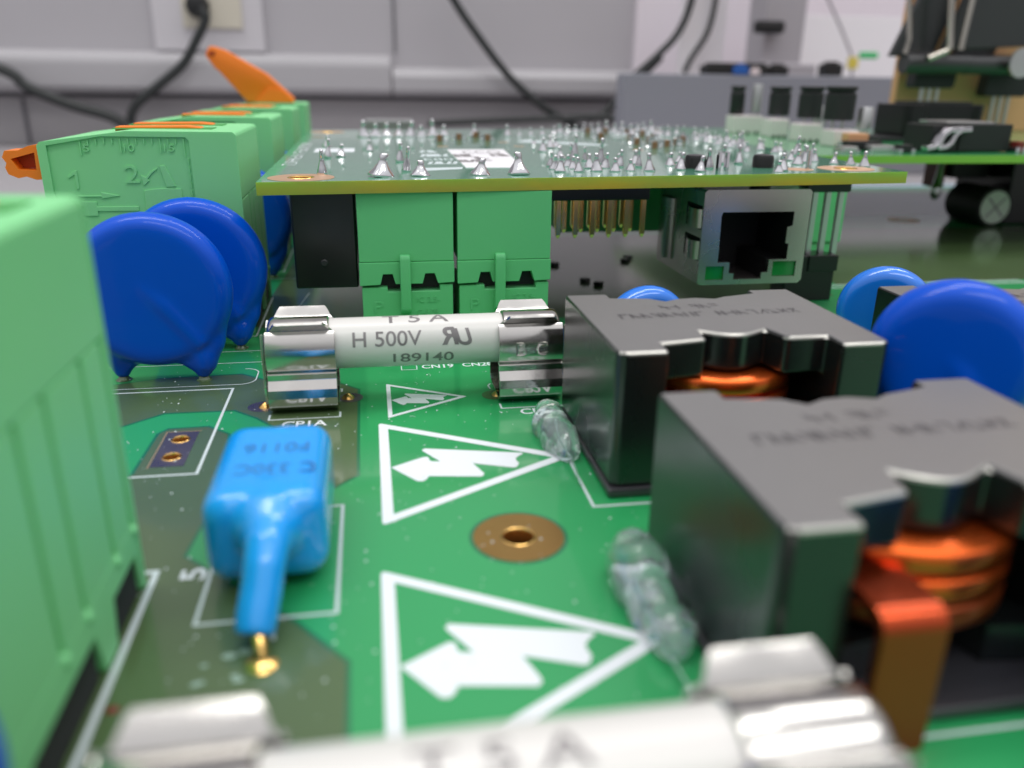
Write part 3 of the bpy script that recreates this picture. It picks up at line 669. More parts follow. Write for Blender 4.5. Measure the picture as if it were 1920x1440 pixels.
# ================================================================== fuse and clips
def fuse():
    t = thing('cartridge_fuse', 'x', 'fuse', (4.35, 87.7, 6.7))
    ax = (4.35, 87.7, 6.7)
    MB().lathe([(2.78, -9.6), (2.80, 0), (2.78, 9.6)], ax, 'X', 64).build('ceramic_tube', 'ceramic', t, smooth=60)
    for s in (-1, 1):
        MB().lathe([(0.01, s*15.9), (2.7, s*15.9), (3.05, s*15.6), (3.1, s*15.2), (3.1, s*9.7), (3.0, s*9.5), (2.80, s*9.45)], ax, 'X', 48).build('end_cap', 'chrome', t, smooth=60)
    def wrap(txt, xc, phi, size, w, m='ink', stroke=0.02, flip=False, shear=0.0):
        me = text_mesh(txt, size, w, stroke=stroke)
        bm = bmesh.new(); bm.from_mesh(me); 
        for it in range(2):
            es = [e for e in bm.edges if e.calc_length() > 0.25]
            if es: bmesh.ops.subdivide_edges(bm, edges=es, cuts=1)
        bmesh.ops.triangulate(bm, faces=bm.faces); bm.to_mesh(me); bm.free()
        xs = [v.co.x for v in me.vertices]; ys = [v.co.y for v in me.vertices]
        x0 = (min(xs) + max(xs)) / 2; y0 = (min(ys) + max(ys)) / 2; r = 2.815
        for v in me.vertices:
            a = R(phi) + (v.co.y - y0) / r; x = v.co.x - x0
            if flip: x = -x
            x -= shear * (v.co.y - y0)
            v.co = (xc + x, ax[1] - r * math.cos(a), ax[2] + r * math.sin(a))
        if flip: me.flip_normals()
        return finish('printed_text', me, m, t, 0)
    wrap('H 500V', 1.05, 23, 2.35, 7.4)
    wrap('189140', 4.9, -25, 1.75, 6.6)
    wrap('T 5 A', 4.2, 78, 2.3, 7.2, 'ink')
    wrap('R', 7.6, 25, 2.75, 1.85, 'ink', 0.07, flip=True, shear=0.25); wrap('U', 9.3, 22, 2.6, 1.65, 'ink', 0.07, shear=0.25)
    return t
fu = fuse(); fu['label'] = 'white ceramic fuse printed 500V held in clips in the middle of the picture'
fu['group'] = 'white ceramic fuses'
copy_tree(fu, (4.2, 24.9, 6.7), 'blurred white ceramic fuse crossing the bottom edge of the picture', 'white ceramic fuses')

def clip(end):
    t = thing('fuse_clip', 'x', 'fuse clip', (0, 0, 0), 'silver fuse clips')
    # half profile in (y,z) about the fuse axis; mirrored
    def half(s):
        p = [(0.0, 0.55), (2.2, 0.5), (3.1, 0.62), (3.62, 1.1), (3.74, 1.9), (3.60, 2.7), (3.18, 3.3), (2.95, 3.7), (3.02, 4.3)]
        p += [(3.22 * math.cos(R(a)), 6.5 + 3.22 * math.sin(R(a))) for a in range(-36, 46, 9)]
        p += [(2.20, 9.0), (2.45, 9.35), (3.05, 9.85), (3.45, 10.15)]
        return [(s * y, z) for y, z in p]
    hw = 3.6; n = 0
    for s, nm in ((-1, 'front_jaw'), (1, 'rear_jaw')):
        pts = half(s); mb = MB(); N = len(pts); vs = []
        th = 0.32
        rows = []
        for i, p in enumerate(pts):
            a = Vector(pts[max(0, i-1)]); b = Vector(pts[min(N-1, i+1)]); d = (b - a).normalized()
            nrm = Vector((d.y, -d.x)) * (-s)      # outward
            w0, w1 = -hw, hw
            if i >= N - 4:                         # chamfered lip corners
                f = (i - (N - 5)) / 4; w0 += 1.15 * f; w1 -= 1.15 * f
            rows.append((p, (p[0] - nrm.x * th, p[1] - nrm.y * th), w0, w1))
        cols = 2
        for (p, q, w0, w1) in rows:
            vs += [(w0, p[0], p[1]), (w1, p[0], p[1]), (w1, q[0], q[1]), (w0, q[0], q[1])]
        fs = []
        for i in range(N - 1):
            for j in range(4):
                fs.append((i*4+j, i*4+(j+1) % 4, (i+1)*4+(j+1) % 4, (i+1)*4+j))
        fs += [(3, 2, 1, 0), tuple((N-1)*4 + j for j in range(4))]
        mb.add(vs, fs).build(nm, 'chrome', t, 0.05, 1, smooth=17)
    for s in (-1, 1): MB().tube([(0.0, s * 1.6, 0.6), (0.0, s * 1.6, -1.5)], 0.5, 8).build('mounting_leg', 'chrome', t)
    # end stop wings on the outer side of the clip
    x = end * (hw + 0.28)
    mb = MB()
    for s in (-1, 1):
        mb.ext([(s * 2.9, 1.0), (s * 3.4, 3.0), (s * 2.95, 4.2), (s * 3.15, 6.5), (s * 2.75, 8.8), (s * 1.9, 8.2), (s * 1.7, 4.5), (s * 1.9, 1.0)], x - 0.16, x + 0.16, 'YZ')
    mb.build('end_stop', 'chrome', t, 0.06, 1)
    if end > 0:
        for s_, xx in (('B', -1.7), ('C', 0.6)):
            me = text_mesh(s_, 2.1, 1.15, depth=0.0)
            bm = bmesh.new(); bm.from_mesh(me); bmesh.ops.delete(bm, geom=[f for f in bm.faces], context='FACES_ONLY'); 
            segs = [(e.verts[0].co.copy(), e.verts[1].co.copy()) for e in bm.edges if len(e.link_faces) <= 1]; bm.free()
            tb_ = MB()
            for a, b in segs:
                pp = []
                for c in (a, b):
                    an = (c.y - 0.75) / 3.55; pp.append((xx + c.x, -3.56 * math.cos(an), 6.3 + 3.56 * math.sin(an)))
                if (Vector(pp[0]) - Vector(pp[1])).length > 1e-4: tb_.tube(pp, 0.085, 5)
            tb_.build('embossed_letter', 'chrome', t)
    return t
cL = clip(-1); cL.location = (-8.1, 87.7, 0); cL['label'] = 'silver clip at the left end of the sharp fuse'
GC = 'silver fuse clips'
cR = clip(1); cR.location = (16.75, 87.7, 0); cR['label'] = 'silver clip with embossed letters at the right end of the sharp fuse'
copy_tree(cL, (-8.0, 24.9, 0), 'blurred silver clip at the bottom edge, left end of the near fuse', GC)
copy_tree(cR, (16.6, 24.9, 0), 'blurred silver clip at the bottom, right end of the near fuse', GC)

def union(ms, bev=0.4, seg=3):
    os_ = []
    for m_ in ms:
        o = bpy.data.objects.new('u', m_); C.objects.link(o); os_.append(o)
    for o in os_[1:]:
        b = os_[0].modifiers.new('b', 'BOOLEAN'); b.operation = 'UNION'; b.solver = 'EXACT'; b.object = o
    dg = bpy.context.evaluated_depsgraph_get(); me = bpy.data.meshes.new_from_object(os_[0].evaluated_get(dg))
    for o in os_: bpy.data.objects.remove(o)
    bm = bmesh.new(); bm.from_mesh(me); bmesh.ops.remove_doubles(bm, verts=bm.verts, dist=0.02)
    bmesh.ops.dissolve_limit(bm, angle_limit=R(1.5), verts=bm.verts, edges=bm.edges); bmesh.ops.recalc_face_normals(bm, faces=bm.faces)
    es = [e for e in bm.edges if len(e.link_faces) == 2 and e.calc_face_angle(0) > R(22)]
    bmesh.ops.bevel(bm, geom=es, offset=bev, offset_type='OFFSET', segments=seg, profile=0.5, affect='EDGES', clamp_overlap=True)
    bm.to_mesh(me); bm.free(); return me

# ================================================================== ferrite inductors with flat copper winding
def inductor(full=True):
    t = thing('power_inductor', 'x', 'inductor', (19.3, 61, 0), 'black ferrite power inductors')
    x0, x1, y0, y1 = 19.35, 43.95, 61.0, 80.3; xc = (x0 + x1) / 2
    front = [(x0, y0 + 0.5), (x0 + 0.5, y0), (23.8, y0), (23.8, y0 + 2.2), (28.2, y0 + 3.0), (28.5, y0 + 5.4)]
    n = 8; 
    for i in range(1, n):
        f = i / n; front.append((28.5 + 6.2 * f, y0 + 5.4 - 1.55 * math.sin(math.pi * f)))
    front += [(34.7, y0 + 5.2), (35.3, y0 + 3.0), (35.6, y0 + 2.5), (39.3, y0 + 2.5), (39.3, y0), (x1 - 0.5, y0), (x1, y0 + 0.5)]
    back = [(x1, y1), (39.3, y1), (39.3, y1 - 1.3), (35.6, y1 - 2.3), (34.4, y1 - 3.0), (32.5, y1 - 2.4), (30.5, y1 - 2.6), (29.0, y1 - 3.4), (27.6, y1 - 2.2), (23.8, y1 - 1.6), (23.8, y1), (x0, y1)]
    # back edge runs from right to left
    top = front + back
    LA = [(x0, y0 + 0.5), (x0 + 0.5, y0), (23.8, y0), (23.8, y1), (x0, y1)]
    LB = [(39.3, y0), (x1 - 0.5, y0), (x1, y0 + 0.5), (x1, y1), (39.3, y1)]
    me = union([MB().ext(top, 9.8, 13.3).mesh('a'), MB().ext(LA, 1.0, 13.3).mesh('b'), MB().ext(LB, 1.0, 13.3).mesh('c')], 0.40, 3)
    o = finish('ferrite_core', me, ['ferrite', 'ferrite_side', 'ferrite_glint'], t, 25)
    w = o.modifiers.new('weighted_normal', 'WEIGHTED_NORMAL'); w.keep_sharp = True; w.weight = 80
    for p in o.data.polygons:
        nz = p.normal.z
        p.material_index = 0 if nz > 0.93 else (2 if nz > 0.25 and p.normal.y < -0.5 else 1)  # sorted by slope: lit top, painted bevel glint, shaded sides
    # plates: lower one and the two side legs
    MB().ext([(23.9, y0 + 2.2)] + front[4:-5] + [(39.2, y0 + 2.5)] + back[3:-3] + [(24.4, y1 - 1.6)], 1.05, 3.6).build('bottom_core', 'ferrite_side', t, 0.0)
    for a, b in ():
        MB().ext([(a, y0 + 0.5), (a + 0.5, y0), (b - 0.3, y0), (b, y0 + 0.4), (b, y1 - 0.4), (b - 0.3, y1), (a + 0.3, y1), (a, y1 - 0.4)] if a == x0 else [(a, y0 + 0.4), (a + 0.3, y0), (b - 0.5, y0), (b, y0 + 0.5), (b, y1 - 0.4), (b - 0.3, y1), (a + 0.3, y1), (a, y1 - 0.4)], 3.55, 9.85).build('side_leg', 'ferrite_side', t, 0.0)
    MB().ext([(x0 - 0.25, y0 - 0.35), (x1 + 0.2, y0 - 0.35), (x1 + 0.2, y1), (x0 - 0.25, y1)], 0.12, 0.95).build('base_plate', 'ferrite_base', t, 0.3, 2)
    MB().lathe([(4.2, 3.5), (4.2, 9.9)], (31.6, 70.6, 0), 'Z', 40).build('centre_post', 'ferrite_side', t)
    # flat wire edge-wound winding: stacked turns
    for i in range(3):
        z = 4.05 + i * 1.88
        ring = []
        mb = MB(); N = 56; vs = []
        for (r, zz) in ((4.5, z), (7.3, z), (7.55, z + 0.25), (7.55, z + 1.35), (7.3, z + 1.6), (4.5, z + 1.6)):
            for j in range(N):
                a = 2 * math.pi * j / N
                yy = 70.6 + r * math.sin(a) * 1.0
                vs.append((31.6 + r * math.cos(a), yy, zz + 0.18 * math.sin(a / 2)))
        fs = []
        for q in range(6):
            for j in range(N): fs.append((q*N+j, q*N+(j+1) % N, ((q+1) % 6)*N+(j+1) % N, ((q+1) % 6)*N+j))
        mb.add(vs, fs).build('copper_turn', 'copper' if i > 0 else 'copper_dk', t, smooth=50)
    # terminal strip: leaves the winding, comes out at the front and bends down to the board
    th = 0.75; xs = (24.4, 28.2)
    pts = [(66.0, 8.9), (62.0, 8.9), (60.2, 8.9)] + arc(60.2, 7.7, 1.2, 90, 180, 6)[1:] + [(59.0, 6.0), (59.0, 0.2), (59.0, -1.4)]
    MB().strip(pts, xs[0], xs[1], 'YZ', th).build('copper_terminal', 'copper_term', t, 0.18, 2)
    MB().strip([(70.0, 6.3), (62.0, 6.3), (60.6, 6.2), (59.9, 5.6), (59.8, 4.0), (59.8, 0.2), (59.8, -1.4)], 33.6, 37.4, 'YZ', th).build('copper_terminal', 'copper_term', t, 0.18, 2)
    smudge('printed_mark', 40.6, 72.4, 13.312, 17, 1.25, 1.08, 'ink_fade', t, 181, 5, (8,))
    smudge('printed_mark', 33.5, 75.0, 13.312, 6, 1.25, 1.05, 'ink_fade', t, 181, 9, (3,))
    return t
ind = inductor(); ind['label'] = 'black ferrite inductor with a copper ring, in focus right of the fuse'
GI = 'black ferrite power inductors'
# only the terminal of the near one shows clearly; the middle one has its strip hidden behind the near core
i2 = copy_tree(ind, (19.5, 32.6, 0), 'large blurred black inductor with bare copper strip at the lower right', GI)
_r = sorted([c for c in i2.children if c.name.startswith('copper_terminal')], key=lambda c: c.data.vertices[0].co.x)
bpy.data.objects.remove(_r[-1])
i3 = copy_tree(ind, (54.6, 61.0, 0), 'black inductor between the two blue discs at the far right', GI)
def drop_part(root, names):
    for c in list(root.children):
        if c.name.split('.')[0] in names: bpy.data.objects.remove(c)
drop_part(ind, ['copper_terminal']); drop_part(i3, ['copper_terminal'])

# ================================================================== hot glue blobs
def blob(name, balls, label, seed):
    mb = MB()
    for (x, y, z, r, sx, sy, sz) in balls: mb.ball((x, y, z), r, 10, (sx, sy, sz))
    me = organic(mb, 0.16, 70)
    for v in me.vertices:
        nn = noise.noise(Vector((v.co.x * 0.5 + seed, v.co.y * 0.5, v.co.z * 0.5)))
        nn2 = noise.noise(Vector((v.co.x * 1.6 + seed, v.co.y * 1.3, v.co.z * 1.5)))
        v.co += v.normal * (nn * 0.32)
        if v.co.z < 0.03: v.co.z = 0.03
    o = finish(name, me, 'glue', None, 180); tag(o, label, 'glue', 'clear glue blobs at the foot of the inductors'); return o
blob('glue_blob', [(17.4, 77.6, 0.9, 1.7, 1.0, 1.2, 1.1), (17.1, 75.0, 1.0, 1.95, 1.0, 1.4, 1.2), (17.2, 72.2, 1.0, 1.9, 1.0, 1.4, 1.2), (17.5, 69.9, 0.9, 1.6, 0.9, 1.2, 1.2)], 'clear glue blob at the tip of the middle warning triangle', 3)
blob('glue_blob', [(17.5, 48.9, 1.4, 2.0, 0.95, 1.1, 1.35), (17.3, 46.9, 1.5, 2.3, 0.9, 1.2, 1.3), (17.4, 43.9, 1.2, 1.9, 0.95, 1.4, 1.2), (17.7, 41.2, 1.0, 1.7, 0.95, 1.3, 1.1)], 'blurred clear glue blob at the tip of the nearest warning triangle', 8)
wire('glue_string', [(17.0, 72.5, 2.6), (16.9, 69.5, 1.7), (17.2, 66.2, 1.2), (17.3, 63.2, 0.3)], 0.09, 'fine thread of clear glue trailing from the smaller glue blob', 'glue', None, 'glue')
wire('glue_string', [(16.6, 45.5, 2.6), (16.5, 41.5, 1.5), (17.0, 37.0, 0.9), (17.4, 34.5, 0.2)], 0.13, 'fine thread of clear glue trailing from the nearer glue blob', 'glue', None, 'glue')

# ================================================================== upper board
def zt(x): return 22.0 + 0.0060 * (x + 13.7)         # its top rises slightly to the right
ub = thing('daughter_board', 'upside down green circuit board raised over the large board, full of shiny solder points', 'circuit board', (30, 160, 20.4), None)
UB0, UB1 = 105.7, 108.9
def warp(o):
    off = Vector((0, 0, 0)); p = o.parent
    while p is not None: off += p.location; p = p.parent
    for v in o.data.vertices: v.co.z += 0.0060 * (v.co.x + off.x + 13.7)
    return o
uo = [(-13.8, UB0), (75.9, UB1), (77.0, 218.5), (-13.9, 216.5)]
rings = [(-8.7, 110.2, 4.2, 1.6), (69.2, 113.9, 4.0, 1.55), (-9.4, 206.8, 4.0, 1.5), (70.5, 209.5, 4.0, 1.5)]
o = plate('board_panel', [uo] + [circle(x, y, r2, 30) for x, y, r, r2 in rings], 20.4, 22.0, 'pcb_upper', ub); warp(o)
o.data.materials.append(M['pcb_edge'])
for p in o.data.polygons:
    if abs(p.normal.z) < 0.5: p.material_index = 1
for x, y, r, r2 in rings:
    warp(plate('mounting_ring', [circle(x, y, r, 48), circle(x, y, r2, 30)], 22.002, 22.05, 'gold_pale', ub))
    b = barrel(x, y, r2, ub, 20.4, 22.05); warp(b)
warp(plate('mounting_ring', [circle(-10.8, 190, 1.5, 24), circle(-10.8, 190, 0.6, 16)], 22.002, 22.04, 'gold_bright', ub))
warp(plate('test_pad', [circle(61.5, 113.6, 2.2, 24)], 22.002, 22.03, 'gold_pale', ub))
# solder joints: cone plus pin end
def joint_mesh(h, r, pin):
    prof = [(r * 1.05, 0.0), (r * 0.98, 0.10 * h), (r * 0.72, 0.30 * h), (r * 0.46, 0.52 * h), (r * 0.34, 0.68 * h), (pin, 0.72 * h), (pin, 0.93 * h), (pin * 0.8, h), (0.01, h * 1.01)]
    mb = MB().lathe(prof, (0, 0, 0), 'Z', 18)
    for i, (x, y, z) in enumerate(mb.v):
        q = 1 + 0.22 * noise.noise(Vector((x * 1.3, y * 1.3, z + h * 3))); f = z / h
        mb.v[i] = (x * q + 0.12 * r * f * f, y * q, z)
    me = mb.mesh('solder_joint'); me.materials.append(M['solder']); me.shade_smooth(); return me
JB = joint_mesh(2.5, 1.45, 0.5); JS = joint_mesh(2.05, 0.80, 0.30); JT = joint_mesh(3.0, 0.66, 0.27)
def joint(x, y, me, s=1.0):
    o = bpy.data.objects.new('solder_joint', me); C.objects.link(o); o.parent = ub
    o.location = Vector((x, y, zt(x))) - ub.location
    o.rotation_euler = (R(random.uniform(-7, 7)), R(random.uniform(-7, 7)), random.uniform(0, 6)); k = s * random.uniform(0.84, 1.16)
    o.scale = (k, k, k * random.uniform(0.85, 1.2)); return o
for x, y in [(1.5, 110.9), (6.6, 110.9), (14.6, 111.1), (19.8, 111.3)]: joint(x, y, JB, 1.0)
for i in range(8): joint(-1.0 + i * 2.54, 188.7 + 0.1 * i, JS, 1.5)
for x, y, m_ in [(30.9, 188.6, 0), (33.8, 190, 0), (36.6, 190.5, 0), (39.3, 190.8, 0), (42.0, 191, 0), (45.0, 191.5, 0), (32.1, 164.2, 0), (30.5, 147.4, 0), (0.2, 151.0, 0), (4.6, 130.5, 1), (4.9, 116.1, 1), (24.8, 200.2, 0), (-6.2, 113.8, 1), (-7.6, 160.7, 0), (-6.5, 138.2, 1), (-4.5, 140.5, 0), (34.8, 156.0, 0),
                 (33.5, 155.0, 0), (30.5, 133.0, 0), (26.3, 121.4, 1), (26.1, 117.5, 0), (26.1, 113.9, 0), (28.9, 121.3, 0), (31.2, 127.9, 1), (28.7, 113.7, 0), (34.4, 139.6, 1), (33.7, 129.8, 1), (28.9, 118.1, 0), (31.4, 118.2, 0), (31.4, 114.2, 0), (34.6, 123.9, 1), (33.8, 118.3, 0), (33.9, 113.4, 0), (37.3, 123.8, 0), (36.4, 119.6, 1), (36.4, 114.3, 0), (40.1, 123.7, 0), (39.1, 119.1, 1), (39.0, 113.9, 0),
                 (74.6, 187.1, 0), (74.5, 183.9, 0), (74.5, 180.9, 0), (74.4, 177.9, 0), (73.6, 173.3, 0), (73.4, 169.6, 0), (72.9, 165.4, 0), (72.8, 161.9, 0), (72.5, 158.3, 0), (71.8, 154.7, 0), (73.6, 150.8, 0), (71.7, 147.4, 0), (74.1, 144.5, 0), (71.6, 141.3, 0), (74.6, 138.3, 0), (72.6, 135.6, 1), (66.5, 190.0, 0), (67.0, 184.5, 0), (68.2, 178.3, 1), (68.6, 171.4, 0), (68.7, 166.1, 0), (68.8, 160.1, 0), (68.4, 153.5, 0), (68.1, 148.3, 1), (67.3, 143.4, 0),
                 (67.3, 127.2, 0), (68.1, 123.7, 0), (70.4, 125.2, 0), (71.4, 121.1, 0), (73.1, 119.2, 0), (73.6, 116.3, 0), (71.5, 130.5, 1), (74.2, 133.0, 1), (65.1, 120.5, 0), (53.7, 122.6, 1), (56.3, 122.5, 1), (46.0, 112.4, 0), (48.9, 116.2, 1), (58.2, 111.9, 0), (57.0, 110.6, 0), (44.6, 120.9, 0), (47.7, 125.5, 0), (44.0, 115.0, 0)]:
    if x < 76.2: joint(x, y, (JS, JT)[m_], 0.95)
# rows of fine joints further back on the right half
for i in range(13): joint(45.5 + i * 2.0, 200.5 + 0.2 * i, JS, 1.15)
for i in range(9): joint(58 + i * 1.7, 194.5 - i * 0.4, JS, 0.9)
# shield tabs of the network jack coming through the board
for x, y in [(49.2, 113.6), (50.3, 113.4), (63.6, 114.6)]:
    w = MB().box(x - 0.22, x + 0.22, y - 0.5, y + 0.5, 20.6, zt(x) + 2.6).build('shield_tab', 'solder', ub, 0.1)
# chip capacitors
def chip(x, y, w=2.0, d=1.25, h=1.2, rz=0):
    mb = MB().box(-w/2, w/2, -d/2, d/2, 0, h, 0).box(-w/2 - 0.02, -w/2 + 0.45, -d/2 - 0.02, d/2 + 0.02, -0.0, h + 0.03, 1).box(w/2 - 0.45, w/2 + 0.02, -d/2 - 0.02, d/2 + 0.02, 0, h + 0.03, 1)
    for s in (-1, 1): mb.ball((s * (w/2 + 0.2), 0, 0.12), 0.5, 5, (0.9, 1.1, 0.8), 1)
    me = mb.mesh('chip'); me.materials.append(M['brownchip']); me.materials.append(M['solder'])
    me.transform(Matrix.Rotation(R(rz), 4, 'Z'))
    o = bpy.data.objects.new('chip_capacitor', me); C.objects.link(o); o.parent = ub; o.location = Vector((x, y, zt(x))) - ub.location
for x, y, rz in [(14.5, 175.4, 0), (18.9, 179.5, 0), (23.2, 186.0, 0), (24.6, 176.7, 0), (52.0, 199.3, 0), (56.4, 199.4, 0), (60.0, 194.7, 0), (50.3, 181.3, 0), (62.2, 188.9, 0), (55.8, 175.7, 90), (52.7, 163.1, 0), (57.0, 167.0, 90), (57.0, 157.6, 0), (53.1, 153.4, 0), (61.0, 176, 90), (64.5, 169, 0), (60.5, 160.5, 90)]:
    chip(x, y, rz=rz)
# labels and print on the upper board
st = plate('paper_label', [[(13.7, 120.0), (22.0, 119.4), (24.2, 152.5), (13.9, 152.7)]], 22.0, 22.09, 'sticker', ub); warp(st)
def ubtext(t_, x, y, s, w, m, rz=0, z=22.10): warp(flat_text('printed_text', t_, x, y, z, s, w, m, ub, rz))
ubtext('CCO', 16.0, 143.5, 8.0, 6.6, 'ink')
for x_, y_, n_, h_, st_, sd in [(14.2, 137.6, 3, 4.5, 0.9, 2), (17.2, 130.5, 2, 6.5, 0.8, 3), (20.4, 138, 3, 4.5, 0.9, 4), (14.0, 128.5, 4, 3.5, 0.8, 6)]: warp(smudge('printed_mark', x_, y_, 22.10, n_, h_, st_, 'ink', ub, 0, sd))
for x_, y_, n_, h_, st_, sd in [(8.9, 126.6, 5, 3.6, 0.95, 12), (8.6, 139.5, 5, 4.2, 0.95, 13), (9.0, 147.5, 3, 4.2, 0.95, 14)]: warp(smudge('printed_mark', x_, y_, 22.012, n_, h_, st_, 'silk_thin', ub, 0, sd))
ubtext('E80', 8.6, 132.5, 5.2, 4.6, 'silk_thin', 0, 22.012)
warp(plate('printed_mark', [[(7.4, 117.0), (13.0, 119.0), (13.4, 121.6), (7.4, 121.0)]], 22.003, 22.012, 'silk_thin', ub))
warp(smudge('printed_mark', -10.8, 127.0, 22.012, 22, 1.75, 2.05, 'silk', ub, 90, 21, (9,)))
warp(plate('printed_bar', [[(-9.4, 149.6), (-2.5, 149.6), (-2.5, 157.6), (-9.4, 157.6)]], 22.003, 22.014, 'silk', ub))
warp(plate('printed_mark', [[(30, 172), (45, 160), (47, 163), (33, 178)]], 22.003, 22.012, 'silk_thin', ub))
for x, y in [(27.1, 171), (28.4, 160), (13.9, 161), (49, 150)]: warp(plate('test_pad', [circle(x, y, 1.1, 20), circle(x, y, 0.45, 12)], 22.003, 22.02, 'gold_pale', ub))

# ------------------------------------------------------------------ parts hanging under the upper board
def header(x0, x1, label, k):
    t = thing('pluggable_connector', label, 'connector', ((x0 + x1) / 2, 107, 20), 'green pluggable connectors under the upper board')
    zT = zt((x0+x1)/2) - 1.62
    rbox('header_body', (x0, x1, 107.0, 118.0, 11.55, zT), 'plug_green', t, 0.12)
    # skirt with two trapezoid notches
    w = x1 - x0; a = x0 - 0.05
    def u(v): return a + v * (w + 0.1)
    sk = [(u(0), 11.5), (u(0), 8.45), (u(0.215), 8.55), (u(0.245), 9.95), (u(0.345), 9.95), (u(0.375), 8.6), (u(0.66), 8.6), (u(0.69), 9.95), (u(0.79), 9.95), (u(0.825), 8.6), (u(1), 8.7), (u(1), 11.5)]
    MB().ext(sk, 106.75, 108.2, 'XZ').build('keyed_skirt', 'plug_green', t, 0.08)
    rbox('notch_gap', (x0 + 0.2, x1 - 0.2, 108.25, 108.6, 7.8, 10.5), 'cavity', t, 0)
    pl = [(u(0.02), 0.4), (u(0.985), 0.4), (u(0.985), 8.35), (u(0.845), 8.35), (u(0.845), 7.55), (u(0.29), 7.55), (u(0.29), 8.15), (u(0.02), 8.15)]
    MB().ext(pl, 107.0, 118.0, 'XZ').build('plug_body', 'plug_green', t, 0.12)
    # snap latch
    px = x0 + 0.425 * w if k == 0 else x0 + 0.395 * w
    pp = [(107.2, 4.6), (106.3, 4.7), (105.95, 5.2), (105.75, 8.5), (105.75, 11.9), (106.1, 12.55), (106.75, 12.6), (107.0, 12.0), (107.0, 11.0), (106.45, 10.6), (106.45, 7.6), (107.2, 7.0)]
    MB().ext(pp, px - 0.05, px + 1.35, 'YZ').build('snap_latch', 'plug_green', t, 0.22, 3)
    for s_, x, z, sz, wd in [('P', x0 + 1.7, 4.75, 2.2, 1.25), ('IC 2,5-', x0 + 0.60 * w, 6.0, 1.15, 3.0), ('G-5,08', x0 + 0.60 * w, 4.25, 1.15, 2.8)]:
        front_text('embossed_text', s_, x, 106.98, z, sz, wd, 'plug_green', t, 0.07)
    for xx in (0.22, 0.60): rbox('plug_slot', (x0 + xx * w, x0 + (xx + 0.16) * w, 106.93, 107.02, 3.35, 3.62), 'cavity', t, 0)
    return t
header(-1.9, 10.45, 'left one of the two green plug connectors under the upper board', 0)
header(11.0, 23.55, 'right one of the two green plug connectors under the upper board', 1)
rl_ = thing('relay', 'plain black box hanging under the upper board left of the green connectors', 'relay', (-6, 115, 8))
rbox('relay_case', (-10.2, -2.1, 108.4, 128, 7.9, zt(-6) - 1.63), 'black', rl_, 0.3, 3)
MB().lathe([(0.5, 0), (0.35, -0.12), (0.01, -0.12)], (-6.4, 108.35, 11.3), 'Y', 16).build('moulding_mark', 'black_m', rl_)
# pin header with long brassy pins
ph = thing('pin_header', 'black pin header with long brassy pins beside the right green connector', 'pin header', (33, 118, 20))
rbox('header_strip', (24.9, 39.4, 113.8, 121.0, 18.25, zt(32) - 1.63), 'black', ph, 0.2)
def pin(x, y, z0, z1, r, m, par, nm='pin'):
    mb = MB(); mb.box(x - r, x + r, y - r, y + r, z0 + 0.5, z1)
    mb.add([(x-r,y-r,z0+0.5),(x+r,y-r,z0+0.5),(x+r,y+r,z0+0.5),(x-r,y+r,z0+0.5),(x-r*.4,y-r*.4,z0),(x+r*.4,y-r*.4,z0),(x+r*.4,y+r*.4,z0),(x-r*.4,y+r*.4,z0)], [(0,1,5,4),(1,2,6,5),(2,3,7,6),(3,0,4,7),(4,5,6,7)])
    return mb.build(nm, m, par, smooth=0)
for i in range(6): pin(26.35 + i * 2.52, 115.2, 12.75, 18.3, 0.32, 'pin_gold', ph)
for i in range(6): pin(25.3 + i * 2.52, 117.8, 13.1, 18.3, 0.32, 'pin_gold', ph)
for i in range(5): pin(27.2 + i * 2.52, 120.3, 13.3, 18.3, 0.30, 'pin_gold', ph)
gb2 = thing('rear_connector', 'green connector block seen between the pins under the upper board', 'connector', (45, 150, 10))
rbox('connector_body', (33, 56, 143, 158, 8.6, zt(45) - 1.63), 'plug_green', gb2, 0.3)
gb3 = thing('rear_connector', 'green connector block standing behind the network jack at the right end', 'connector', (84, 142, 8))
rbox('connector_body', (78, 86.2, 140, 152, 6.5, 17.6), 'plug_green', gb3, 0.3); rbox('plug_body', (77.5, 86.0, 140.4, 151, -1 + 1.02, 6.3), 'plug_green', gb3, 0.3)
